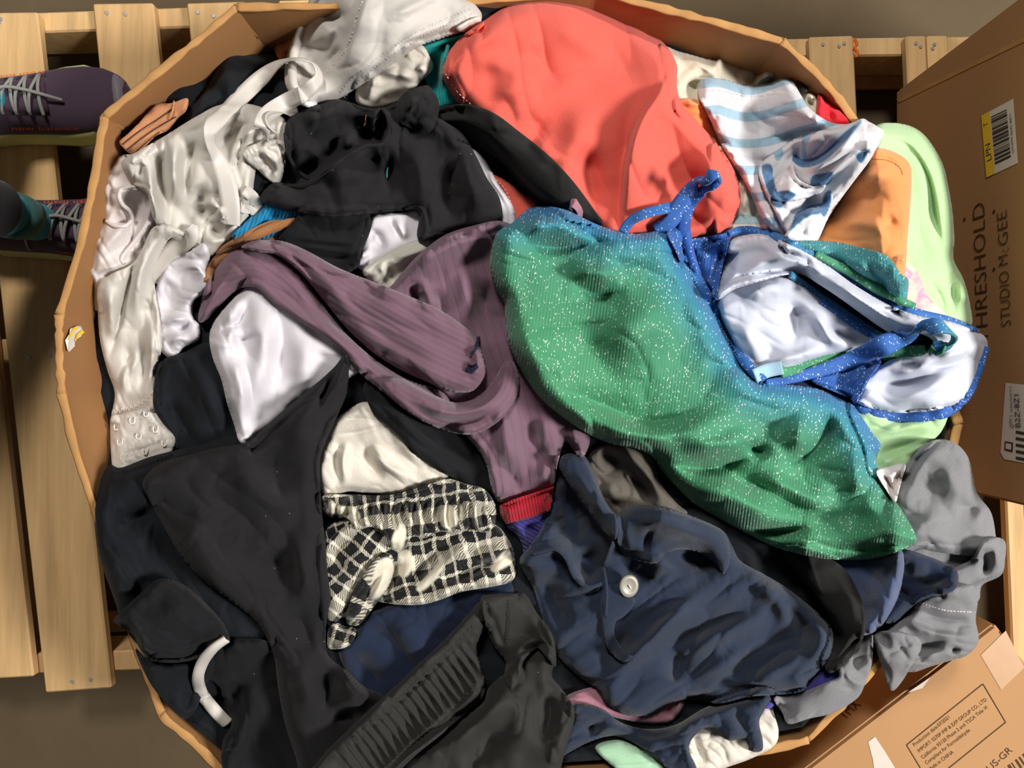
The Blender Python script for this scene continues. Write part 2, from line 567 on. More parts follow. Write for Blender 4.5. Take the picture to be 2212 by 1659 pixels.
def stitches(name, pts, mat, parent, pitch=9, length=6, width=1.6, lift=1.2, zig=0, nn=8):
    """row of thread stitches lying on the cloth (joined: far too many to pick apart)"""
    C = crom(pts, nn, False); V = []; Fc = []
    seg = np.linalg.norm(np.diff(C, axis=0), axis=1); L = np.concatenate([[0], np.cumsum(seg)])
    s = 0; side = 1
    while s + length < L[-1]:
        a = np.array([np.interp(s, L, C[:, 0]), np.interp(s, L, C[:, 1])])
        b = np.array([np.interp(s + length, L, C[:, 0]), np.interp(s + length, L, C[:, 1])])
        t = (b - a) / (np.linalg.norm(b - a) + 1e-9); n_ = np.array([-t[1], t[0]])
        if zig:
            a = a + n_ * zig * side; b = b - n_ * zig * side; side = -side
            t = (b - a) / (np.linalg.norm(b - a) + 1e-9); n_ = np.array([-t[1], t[0]])
        k = len(V)
        for (q, w, l) in ((a, -1, 0.3), (a, 1, 0.3), (b, 1, 0.3), (b, -1, 0.3), ((a + b) / 2, 1, 1.3), ((a + b) / 2, -1, 1.3)):
            e = q + n_ * w * width * 0.5
            V.append(tuple(P3(e[0], e[1], zat(q[0], q[1]) + lift * l * 0.001)))
        Fc += [(k, k + 1, k + 4, k + 5), (k + 5, k + 4, k + 2, k + 3)]
        s += pitch
    if not V: return None
    o = mesh_obj(name, V, Fc, mat, parent)
    o['kind'] = 'stuff'
    return o
# ------------------------------------------------------------------ the setting
def wood(name, c, seed=0):
    k = NT(name, 0.72, 0.2)
    tc = k.n.new('ShaderNodeTexCoord')
    oi = k.n.new('ShaderNodeObjectInfo')
    off = k.add('ShaderNodeVectorMath', operation='ADD')
    k.l.new(tc.outputs['Object'], off.inputs[0])
    sc = k.add('ShaderNodeVectorMath', operation='SCALE'); sc.inputs['Scale'].default_value = 9.0
    cmb = k.add('ShaderNodeCombineXYZ')
    for i in range(3): k.l.new(oi.outputs['Random'], cmb.inputs[i])
    k.l.new(cmb.outputs[0], sc.inputs[0]); k.l.new(sc.outputs[0], off.inputs[1])
    mp = k.add('ShaderNodeMapping'); mp.inputs['Scale'].default_value = (26, 1.6, 26)
    k.l.new(off.outputs[0], mp.inputs[0])
    g = k.noise(mp.outputs[0], 2.2, 5, 0.6)
    w = k.noise(off.outputs[0], 4.0, 3)
    knot = k.add('ShaderNodeTexVoronoi', feature='F1'); knot.inputs['Scale'].default_value = 5.5
    mk = k.add('ShaderNodeMapping'); mk.inputs['Scale'].default_value = (1.0, 0.45, 1); k.l.new(off.outputs[0], mk.inputs[0])
    k.l.new(mk.outputs[0], knot.inputs['Vector'])
    c0 = lin(c)
    d = tuple(v * 0.72 for v in c0[:3]) + (1,); h = tuple(min(1, v * 1.18) for v in c0[:3]) + (1,)
    col = k.mix(k.ramp(g, [(0.3, (0, 0, 0, 1)), (0.7, (1, 1, 1, 1))]), d, h)
    col = k.mix(k.math('MULTIPLY', w, 0.5), col, c0)
    col = k.mix(k.math('MULTIPLY', k.math('SUBTRACT', oi.outputs['Random'], 0.35), 0.4, clamp=True), col, lin((150, 96, 56)))
    kn = k.math('MULTIPLY', k.math('LESS_THAN', knot.outputs['Distance'], 0.05), 0.6)
    col = k.mix(kn, col, lin((92, 58, 32)))
    k.color(col)
    k.bump(g, 0.35, 0.0015)
    return k.m

M = {}
M['wood'] = wood('pallet_pine', (226, 188, 134))
M['wood_dark'] = wood('pallet_pine_weathered', (196, 162, 116))
M['nail'] = plain('nail_steel', (190, 188, 182), 0.35, 0.6, 0.4)
M['card'] = cardboard('kraft_cardboard', (154, 111, 70))
M['card_edge'] = cardboard('torn_cardboard_edge', (184, 138, 86), 0.9, 0.3, (6, 6, 6))
M['carton'] = cardboard('carton_cardboard', (172, 130, 88))
M['ink'] = plain('box_ink', (78, 58, 40), 0.8, 0.1)
M['label_white'] = plain('label_paper', (222, 212, 200), 0.6)
M['label_yellow'] = plain('label_yellow', (240, 200, 50), 0.6)
M['bar_ink'] = plain('barcode_ink', (60, 56, 54), 0.7)
M['tape'] = plain('clear_packing_tape', (190, 152, 118), 0.25, 0.5)
M['tape_white'] = plain('white_tape', (204, 192, 180), 0.5)

k = NT('warehouse_concrete', 0.8, 0.2)
ob = k.obj()
n1 = k.noise(ob, 2.3, 5, 0.6); n2 = k.noise(ob, 40, 3)
col = k.mix(n1, lin((60, 47, 31)), lin((112, 97, 75)))
k.color(k.mix(k.math('MULTIPLY', n2, 0.35), col, lin((90, 77, 58))))
k.bump(n2, 0.1, 0.002)
M['concrete'] = k.m

fl = mesh_obj('floor', [(-4, -4, 0), (4, -4, 0), (4, 4, 0), (-4, 4, 0), (-4, -4, -.05), (4, -4, -.05), (4, 4, -.05), (-4, 4, -.05)],
              [(0, 1, 2, 3), (4, 7, 6, 5), (0, 4, 5, 1), (1, 5, 6, 2), (2, 6, 7, 3), (3, 7, 4, 0)], M['concrete'], smooth=False)
tag(fl, 'grey brown concrete warehouse floor', kind='structure')

def slab(name, quad, ztop, thick, mat, parent, bev=0.003):
    """board given by four photo-pixel corners of its top face"""
    bm = bmesh.new()
    t = [bm.verts.new(P3(x, y, ztop)) for x, y in quad]
    b = [bm.verts.new(Vector((v.co.x, v.co.y, ztop - thick))) for v in t]
    n = len(t)
    bm.faces.new(t); bm.faces.new(list(reversed(b)))
    for i in range(n):
        bm.faces.new((t[i], b[i], b[(i + 1) % n], t[(i + 1) % n]))
    bmesh.ops.recalc_face_normals(bm, faces=bm.faces)
    bmesh.ops.bevel(bm, geom=list(bm.edges), offset=bev, segments=1, affect='EDGES')
    return bm_obj(name, bm, mat, parent)

def nail(px, py, parent, r=0.0042, z=DECK):
    c = P3(px, py, z)
    bm = bmesh.new()
    bmesh.ops.create_cone(bm, cap_ends=True, segments=10, radius1=r, radius2=r * 0.8, depth=0.003,
                          matrix=Matrix.Translation(c + Vector((0, 0, 0.0005))))
    return bm_obj('nail', bm, M['nail'], parent)

DT = 0.019
pal = thing('wooden_pallet', 'pine pallet under the shoes at the left of the clothes box', 'pallet', P3(300, 740, 0))
LP = [([(-235, 36), (-92, 33), (72, 1462), (-75, 1470)], [(0, 48)]),
      ([(-68, 27), (80, 25), (240, 1487), (97, 1497)], [(63, 772), (108, 768), (157, 1472), (196, 1467), (3, 42)]),
      ([(199, 7), (330, 5), (490, 1462), (355, 1475)], [(272, 31), (232, 28)]),
      ([(402, 6), (530, 2), (690, 1450), (562, 1460)], [(428, 27), (462, 35)]),
      ([(600, 0), (735, -4), (893, 1440), (760, 1448)], [])]
for qd, nails in LP:
    p = slab('plank', qd, DECK, DT, M['wood'], pal)
    for (a, b) in nails: nail(a, b, p)
for (ya, yb, dy) in ((38, 82, 0), (742, 790, 0), (1424, 1468, 0)):
    slab('stringer', [(-260, ya), (950, ya - 42), (950, yb - 42), (-260, yb)], DECK - DT - .0005, 0.088, M['wood'], pal)
for qd in ([(-160, 120), (-40, 116), (110, 1390), (-10, 1398)], [(250, 60), (385, 56), (500, 1370), (370, 1380)],
           [(560, 60), (700, 56), (800, 1370), (660, 1380)]):
    slab('bottom_board', qd, DECK - DT - .089, 0.016, M['wood_dark'], pal)
slab('bottom_board', [(-240, 1340), (330, 1318), (330, 1362), (-240, 1388)], DECK - DT - .1055, 0.014, M['wood_dark'], pal)

pal2 = thing('wooden_pallet', 'pine pallet with cracked boards behind the box at the top right', 'pallet', P3(1900, 700, 0))
RP = [([(1330, 86), (1430, 85), (1510, 1500), (1410, 1500)], []),
      ([(1540, 83), (1640, 81), (1712, 1495), (1610, 1495)], []),
      ([(1748, 79), (1844, 76), (1912, 1490), (1815, 1490)], [(1777, 96), (1812, 100), (1823, 94)]),
      ([(1957, 77), (2001, 76.5), (2066, 1485), (2022, 1485)], [(1988, 101), (1978, 94)]),
      ([(2003.5, 76.5), (2049, 76), (2114, 1485), (2069, 1485)], [(2014, 105), (2018, 96)]),
      ([(2129, 78), (2168, 77.5), (2230, 1480), (2190, 1480)], []),
      ([(2171, 77.5), (2215, 76), (2275, 1480), (2233, 1480)], []),
      ([(2290, 76), (2380, 75), (2430, 1470), (2340, 1470)], [])]
for qd, nails in RP:
    p = slab('plank', qd, DECK, DT, M['wood'], pal2)
    for (a, b) in nails: nail(a, b, p, 0.0038)
for (ya, yb) in ((82, 122), (740, 785), (1430, 1475)):
    slab('stringer', [(1310, ya + 6), (2420, ya - 8), (2420, yb - 8), (1310, yb + 6)], DECK - DT - .0005, 0.088, M['wood'], pal2)
slab('bottom_board', [(1300, 148), (2350, 140), (2350, 185), (1300, 192)], DECK - DT - .089, 0.016, M['wood_dark'], pal2)
slab('bottom_board', [(1300, 740), (2350, 735), (2350, 790), (1300, 800)], DECK - DT - .089, 0.016, M['wood_dark'], pal2)
slab('bottom_board', [(1300, 1380), (2350, 1370), (2350, 1430), (1300, 1440)], DECK - DT - .089, 0.016, M['wood_dark'], pal2)
# frayed orange strap snagged between two boards
M['orange_string'] = plain('orange_twine', (235, 110, 40), 0.7)
def tube3(name, pts, rad, mat, parent=None, seg=7, n=5, flat=1.0):
    Q = crom(pts, n, False)
    T, sd, nr = frames(Q)
    V = []; k = len(Q); Fc = []
    rr = np.interp(np.linspace(0, 1, k), np.linspace(0, 1, len(rad)), rad) if isinstance(rad, (list, tuple)) else np.full(k, rad)
    for a in range(seg):
        an = 2 * math.pi * a / seg
        V.append(Q + sd * (rr * math.cos(an))[:, None] + nr * (rr * flat * math.sin(an))[:, None])
    V = np.array(V).reshape(-1, 3)
    for a in range(seg):
        b = (a + 1) % seg
        for i in range(k - 1):
            Fc.append((a * k + i, a * k + i + 1, b * k + i + 1, b * k + i))
    Fc.append(tuple(a * k for a in range(seg))); Fc.append(tuple(a * k + k - 1 for a in reversed(range(seg))))
    return mesh_obj(name, V, Fc, mat, parent)
tw = tube3('twine_scrap', [tuple(P3(x, y, DECK + .004)) for x, y in ((1846, 84), (1850, 95), (1846, 104), (1852, 114), (1849, 124))], 0.0028, M['orange_string'])
tag(tw, 'scrap of frayed orange twine on the pallet board edge', 'twine')

# ------------------------------------------------------------------ the clothes box
OCT = [(222, 250), (510, 12), (1290, -22), (1692, 86), (1852, 262), (2075, 915), (2010, 1300), (1748, 1602), (1400, 1672),
       (540, 1735), (345, 1545), (128, 850), (124, 680)]
octw = [P3(x, y, RIM) for x, y in OCT]
gay = thing('cardboard_box', 'large open octagonal cardboard bin heaped with clothes', 'box', (0, 0, DECK))
ctr = sum(octw, Vector()) / len(octw)
nO = len(octw)
TH = 0.011
def inset(i, dist):
    a, b, c = octw[i - 1], octw[i], octw[(i + 1) % nO]
    def nrm(p, q):
        d = (q - p).normalized(); n_ = Vector((-d.y, d.x, 0))
        return n_ if n_.dot(ctr - p) > 0 else -n_
    n1, n2 = nrm(a, b), nrm(b, c)
    m_ = (n1 + n2); m_ = m_ / max(0.3, m_.length_squared) * 2 * 0.5
    return b + m_ * dist * 2 / 1.0 * 0.5 * 2 if False else b + m_ * dist * 1.0 * 2 / 2
for i in range(nO):
    j = (i + 1) % nO
    a, b = octw[i], octw[j]
    ai, bi = inset(i, TH), inset(j, TH)
    L = (b - a).length; nn = max(3, int(L / 0.012)); hz = 10
    V = []; Fc = []
    rr = np.random.default_rng(40 + i)
    jag = rr.normal(0, 0.0007, nn + 1) + np.interp(np.linspace(0, 1, nn + 1), np.linspace(0, 1, 7), rr.normal(0, .0012, 7)); jag2 = rr.normal(0, 0.0008, nn + 1)
    nrm_ = (ai - a); nrm_.normalize()
    jag[0] = jag[-1] = 0; jag2[0] = jag2[-1] = 0
    for s in range(nn + 1):
        t = s / nn
        o_ = a.lerp(b, t); n_ = ai.lerp(bi, t)
        bulge = math.sin(t * math.pi) * 0.006 * math.sin(i * 1.7)
        for h in range(hz + 1):
            z = DECK + .001 + (RIM - DECK - .001) * h / hz
            bb = nrm_ * bulge * (h / hz)
            top = jag[s] if h == hz else 0
            V.append((o_.x + bb.x, o_.y + bb.y, z + top)); V.append((n_.x + bb.x, n_.y + bb.y, z + (top + jag2[s] if h == hz else 0)))
    st = 2 * (hz + 1)
    for s in range(nn):
        for h in range(hz):
            p = s * st + h * 2; q = p + st
            Fc += [(p, q, q + 2, p + 2), (p + 1, p + 3, q + 3, q + 1)]
        p = s * st; q = p + st
        Fc.append((p, p + 1, q + 1, q))
    for s in (0, nn):
        for h in range(hz):
            p = s * st + h * 2
            Fc.append((p, p + 2, p + 3, p + 1))
    pn = mesh_obj('panel', V, Fc, M['card'], gay, smooth=False)
    # torn paper lip along the top edge, a rounded bead with ragged fluting
    pts = []
    for s in range(nn + 1):
        t = s / nn
        o_ = a.lerp(b, t).lerp(ai.lerp(bi, t), 0.5) + nrm_ * (math.sin(t * math.pi) * 0.006 * math.sin(i * 1.7))
        pts.append((o_.x, o_.y, RIM + 0.0005 + jag[s]))
    tube3('rim_edge', pts, [0.0056 + 0.0010 * rr.normal() for _ in range(17)], M['card_edge'], pn, 8, 2, 0.3)
mesh_obj('bottom_flap', [tuple(inset(i, TH + .002).to_2d()) + (DECK + .004,) for i in range(nO)] + [tuple(inset(i, TH + .002).to_2d()) + (DECK + .001,) for i in range(nO)], [tuple(range(nO)), tuple(reversed(range(nO, 2 * nO)))] + [(i, (i + 1) % nO, nO + (i + 1) % nO, nO + i) for i in range(nO)], M['card'], gay, smooth=False)
# creased corner folds on the inside
for (x, y, dx, dy) in ((222, 250, 34, 22), (510, 12, 14, 26), (1692, 86, -18, 18), (345, 1545, 22, -10)):
    c = P3(x, y, RIM)
    a = P3(x + dx, y + dy, RIM - 0.02)
    tube3('corner_crease', [tuple(c + Vector((0, 0, .003))), tuple(c.lerp(a, .4) + Vector((0, 0, -.02))), tuple(a + Vector((0, 0, -.06)))], [0.0015, 0.0035, 0.0015], M['card'], gay, 7, 4, 0.7)
# torn label scrap on the left inner wall
def wallpt(px, py):
    """point on the inner face of the left wall panel (between OCT[-2] and OCT[-1])"""
    a, b = inset(nO - 2, TH + .002), inset(nO - 1, TH + .002)
    d = (b - a); n_ = Vector((-d.y, d.x, 0)).normalized()
    ray = Vector(((px - CX) / F, (CY - py) / F, -1)); o = Vector((0, 0, CAMZ))
    t = n_.dot(a - o) / n_.dot(ray)
    return o + ray * t
sv = [wallpt(*p) for p in ((139, 735), (143, 722), (150, 710), (160, 704), (173, 704), (172, 712), (178, 720), (168, 727), (160, 735), (155, 748), (148, 760), (140, 758))]
sv = [tuple(v + Vector((.001 + .003 * (i % 2), 0, 0))) for i, v in enumerate(sv)]
stk = mesh_obj('torn_sticker', sv, [tuple(range(len(sv)))], M['label_white'], gay, smooth=False)
yv = [wallpt(*p) + Vector((.005, 0, 0)) for p in ((139, 735), (143, 720), (152, 708), (162, 705), (160, 710), (152, 716), (147, 726))]
mesh_obj('yellow_strip', [tuple(v) for v in yv], [tuple(range(len(yv)))], M['label_yellow'], stk, smooth=False)
yv = [wallpt(*p) + Vector((.005, 0, 0)) for p in ((158, 722), (170, 712), (175, 718), (166, 724), (158, 732), (154, 740))]
mesh_obj('yellow_strip', [tuple(v) for v in yv], [tuple(range(len(yv)))], M['label_yellow'], stk, smooth=False)

# ------------------------------------------------------------------ cartons at the right
def text_obj(s, size, mat, parent, origin, xdir, ydir, name='printed_text', width=None, thin=0.0):
    cu = bpy.data.curves.new('t', 'FONT'); cu.body = s; cu.size = size; cu.extrude = 0.0
    cu.resolution_u = 3
    cu.offset = -thin * size
    ot = bpy.data.objects.new('t', cu); COL.objects.link(ot)
    dg = bpy.context.evaluated_depsgraph_get()
    me = bpy.data.meshes.new_from_object(ot.evaluated_get(dg))
    bpy.data.objects.remove(ot)
    co = np.empty(len(me.vertices) * 3); me.vertices.foreach_get('co', co); co = co.reshape(-1, 3)
    if width is not None:
        co[:, 0] *= width / max(1e-6, co[:, 0].max())
    x = Vector(xdir).normalized(); y = Vector(ydir).normalized(); nz = x.cross(y)
    W = np.array(origin)[None] + co[:, :1] * np.array(x) + co[:, 1:2] * np.array(y) + 0.0004 * np.array(nz)
    fc = [tuple(p.vertices) for p in me.polygons]
    bpy.data.meshes.remove(me)
    return mesh_obj(name, W, fc, mat, parent, smooth=False)

def flat(name, pts3, mat, parent, nrm, lift=0.0006):
    n_ = Vector(nrm).normalized() * lift
    return mesh_obj(name, [tuple(Vector(p) + n_) for p in pts3], [tuple(range(len(pts3)))], mat, parent, smooth=False)

def carton(name, corner, u, v, su, sv_, z0, z1, mat, label):
    """box with vertical walls; corner is the top corner, u and v run along the top edges"""
    u = Vector(u).normalized(); v = Vector(v).normalized()
    c = Vector((corner[0], corner[1], 0))
    root = thing(name, label, 'box', (c.x + u.x * su / 2 + v.x * sv_ / 2, c.y + u.y * su / 2 + v.y * sv_ / 2, z0))
    bm = bmesh.new()
    vs = []
    for z in (z0, z1):
        for (a, b) in ((0, 0), (su, 0), (su, sv_), (0, sv_)):
            p = c + u * a + v * b; vs.append(bm.verts.new((p.x, p.y, z)))
    for f in ((0, 1, 2, 3), (4, 7, 6, 5), (0, 4, 5, 1), (1, 5, 6, 2), (2, 6, 7, 3), (3, 7, 4, 0)):
        bm.faces.new([vs[i] for i in f])
    bmesh.ops.recalc_face_normals(bm, faces=bm.faces)
    bmesh.ops.bevel(bm, geom=list(bm.edges), offset=0.004, segments=2, affect='EDGES')
    body = bm_obj('carton_body', bm, mat, root)
    return root, body

BX = 0.684
def onface(px, py):
    k_ = BX / (px - CX)                       # metres per pixel on the plane x = BX
    return Vector((BX, (CY - py) * k_, CAMZ - k_ * F))
ca, ca_b = carton('shipping_carton', (BX, 0.522), (1, 0, 0), (0, -1, 0), 0.42, 0.685, DECK, 0.60, M['carton'],
                  'tall brown carton with printed brand lettering and barcode stickers, right of the heap')
YD, ZD = Vector((0, 1, 0)), Vector((0, 0, -1))
def face_text(s, p0, p1, cap_px, name='printed_text'):
    """text on the left face from photo pixel p0 (start) to p1 (end)"""
    a, b = onface(*p0), onface(*p1)
    k_ = BX / (p0[0] - CX)
    capm = abs(onface(p0[0] - cap_px, p0[1]).z - a.z)
    return text_obj(s, capm / 0.70, M['ink'], ca_b, a - Vector((0.0005, 0, 0)), b - a, ZD, name, (b - a).length, 0.014)
face_text('THRESHOLD', (2137, 742), (2128, 434), 27)
face_text('STUDIO M', (2186, 705), (2179, 549), 22)
face_text('C', (2181, 544), (2180, 533), 13)
face_text('GEE', (2180, 529), (2176, 453), 22)
# small print dots between the two lines
for (x, y) in ((2084, 474), (2148, 457), (2148, 582)):
    a = onface(x, y); flat('ink_dot', [a + Vector((0, .003 * math.cos(t), .003 * math.sin(t))) for t in np.linspace(0, 6.28, 9)[:-1]], M['ink'], ca_b, (-1, 0, 0))
lb = flat('barcode_label', [onface(*p) for p in ((2121, 250), (2190, 213), (2200, 352), (2132, 384))], M['label_white'], ca_b, (-1, 0, 0))
flat('yellow_band', [onface(*p) for p in ((2121, 250), (2139, 240), (2150, 375), (2132, 384))], M['label_yellow'], lb, (-1, 0, 0), .0010)
lerp = lambda a, b, t: (a[0] + (b[0] - a[0]) * t, a[1] + (b[1] - a[1]) * t)
rb = random.Random(3)
t = 0.0
A0, A1, B0, B1 = (2142, 252), (2176, 236), (2151, 356), (2185, 340)
while t < 0.97:
    w_ = rb.choice([.012, .02, .035, .05])
    p = [lerp(A0, B0, t), lerp(A1, B1, t), lerp(A1, B1, min(1, t + w_)), lerp(A0, B0, min(1, t + w_))]
    flat('bar', [onface(*q) for q in p], M['bar_ink'], lb, (-1, 0, 0), .0010)
    t += w_ + rb.choice([.012, .02, .03])
def lab_text(s, p0, p1, cap):
    a, b = onface(*p0), onface(*p1)
    capm = abs(onface(p0[0] - cap, p0[1]).z - a.z)
    return text_obj(s, capm / .7, M['bar_ink'], lb, a - Vector((.0008, 0, 0)), b - a, ZD, 'label_text', (b - a).length)
lab_text('LPN', (2144, 346), (2140, 308), 11)
lab_text('T', (2136, 271), (2135, 262), 9)
lab_text('LPNPM 0042 8871', (2192, 330), (2186, 245), 4)
lw = flat('address_label', [onface(*p) for p in ((2173, 827), (2290, 838), (2290, 1015), (2170, 992), (2162, 978))], M['label_white'], ca_b, (-1, 0, 0))
def lw_text(s, p0, p1, cap):
    a, b = onface(*p0), onface(*p1)
    capm = abs(onface(p0[0] - cap, p0[1]).z - a.z)
    return text_obj(s, capm / .7, M['bar_ink'], lw, a - Vector((.0010, 0, 0)), b - a, ZD, 'label_text', (b - a).length)
lw_text('B2Z-8Z1', (2207, 925), (2203, 852), 11)
lw_text('WAREHOUSE A12', (2190, 890), (2187, 835), 4)
lw_text('QTY 1', (2192, 925), (2190, 898), 8)
flat('stamp', [onface(*p) for p in ((2172, 953), (2190, 956), (2189, 977), (2171, 972))], M['bar_ink'], lw, (-1, 0, 0), .0010)
flat('stamp_inside', [onface(*p) for p in ((2175, 957), (2187, 959), (2186, 972), (2174, 969))], M['label_white'], lw, (-1, 0, 0), .0014)
for i in range(5):
    y0 = 900 + i * 14
    flat('bar', [onface(*p) for p in ((2196, y0 + 30), (2240, y0 + 38), (2240, y0 + 45), (2196, y0 + 36))], M['bar_ink'], lw, (-1, 0, 0), .0010)
# slightly lighter strip that marks the vertical carton edge
flat('edge_strip', [onface(*p) for p in ((1938, 216), (2230, 71), (2234, 80), (1942, 222))], M['card_edge'], ca_b, (-1, 0, 0))

BT = 0.40
kc = P3(2150, 1347, BT)
e1 = (P3(1761, 1646, BT) - kc); e1.z = 0; e1.normalize()
e2 = Vector((-e1.y, e1.x, 0)); e2 = e2 if e2.dot(Vector((.6, -.8, 0))) > 0 else -e2
cb, cb_b = carton('shipping_carton', (kc.x, kc.y), e1, e2, 0.56, 0.42, DECK, BT, M['carton'],
                  'low brown carton with a framed block of small print, bottom right corner')
UP = Vector((0, 0, 1))
def ontop(px, py): return P3(px, py, BT)
def top_text(s, p0, p1, cap_px):
    a, b = ontop(*p0), ontop(*p1)
    x = (b - a).normalized(); y = UP.cross(x)
    return text_obj(s, cap_px * (CAMZ - BT) / F / .7, M['ink'], cb_b, a, x, y, 'printed_text', (b - a).length)
def top_line(p0, p1, w=1.8):
    a, b = ontop(*p0), ontop(*p1)
    x = (b - a).normalized(); y = UP.cross(x) * w * .5 * (CAMZ - BT) / F
    flat('print_frame', [a - y, b - y, b + y, a + y], M['ink'], cb_b, UP, .0007)
for a, b in (((1958, 1609), (2123, 1477)), ((2123, 1477), (2172, 1560)), ((2172, 1560), (2008, 1692)), ((2008, 1692), (1958, 1609))): top_line(a, b)
top_text('Production date:07/2021', (1975, 1613), (2052, 1551), 8)
top_text('IMPORT: 0270P IMP & EXP GROUP CO., LTD', (1985, 1626), (2132, 1513), 8)
top_text('California 93120 Phase 2 and TSCA Title VI', (1993, 1640), (2134, 1530), 8)
top_text('Compliant for Formaldehyde', (2001, 1652), (2096, 1579), 8)
top_text('Made in CHINA', (2008, 1666), (2061, 1626), 8)
top_text('US-GR', (2138, 1668), (2188, 1622), 15)
for i in range(7):
    p0 = (2168 + i * 8, 1660 - i * 6); w_ = (3, 5, 2, 4, 3, 6, 3)[i]
    a, b, c_, d_ = ontop(*p0), ontop(p0[0] + w_, p0[1] - w_ * .75), ontop(p0[0] + w_ + 12, p0[1] - w_ * .75 + 18), ontop(p0[0] + 12, p0[1] + 18)
    flat('bar', [a, b, c_, d_], M['ink'], cb_b, UP)
flat('tape_strip', [ontop(*p) for p in ((2118, 1415), (2172, 1362), (2212, 1442), (2162, 1490))], M['tape'], cb_b, UP)
flat('tape_scrap', [ontop(*p) for p in ((1875, 1602), (1890, 1591), (1912, 1624), (1935, 1662), (1890, 1675), (1885, 1640))], M['tape_white'], cb_b, UP)
flat('tape_scrap', [ontop(*p) for p in ((1960, 1496), (2010, 1462), (1992, 1486))], M['tape_white'], cb_b, UP)
# marker scrawl on the upper left side wall of the low carton
sn = -e2
def onside(px, py):
    ray = Vector(((px - CX) / F, (CY - py) / F, -1)); o = Vector((0, 0, CAMZ))
    t_ = sn.dot(Vector((kc.x, kc.y, 0)) - o) / sn.dot(ray)
    return o + ray * t_
a, b = onside(1826, 1556), onside(1862, 1524)
text_obj('TMX', 0.035, M['ink'], cb_b, a + sn * .0008, (b - a), sn.cross((b - a).normalized()) if sn.cross((b - a).normalized()).z < 0 else -sn.cross((b - a).normalized()), 'marker_scrawl', (b - a).length)

# ------------------------------------------------------------------ person standing at the left
M['shoe_purple'] = fabric('shoe_mesh_upper', (70, 52, 68), 0.8, 0.3, 0.1, 900, 0.4)
M['shoe_trim'] = plain('shoe_grey_overlay', (120, 112, 122), 0.6)
M['shoe_sole'] = plain('shoe_foam_sole', (206, 202, 138), 0.7)
M['lace'] = fabric('shoe_lace', (140, 140, 134), 0.8, 0.2, 0.1, 900, 0.5)
M['orange_print'] = plain('orange_print', (214, 84, 44), 0.6)
M['pull_tab'] = plain('pink_pull_tab', (216, 160, 148), 0.7)
M['sock'] = ribbed('teal_sock_knit', (44, 140, 158), 0.004, 0.5, 0.3)
M['sock_band'] = ribbed('grey_green_sock_band', (70, 112, 108), 0.004, 0.5, 0.3)
M['leggings'] = fabric('black_trouser_cloth', (26, 26, 28), 0.9, 0.15, 0.05)
per = thing('person', 'person in black trousers, teal socks and purple running shoes, only the feet in view', 'person', (-0.95, 0.4, DECK))

def loft(name, rings, mat, parent, cap=True):
    n = len(rings[0]); V = [tuple(p) for r_ in rings for p in r_]; Fc = []
    for i in range(len(rings) - 1):
        for k_ in range(n):
            q = (k_ + 1) % n
            Fc.append((i * n + k_, i * n + q, (i + 1) * n + q, (i + 1) * n + k_))
    if cap:
        Fc.append(tuple(reversed(range(n)))); Fc.append(tuple((len(rings) - 1) * n + k_ for k_ in range(n)))
    return mesh_obj(name, V, Fc, mat, parent)

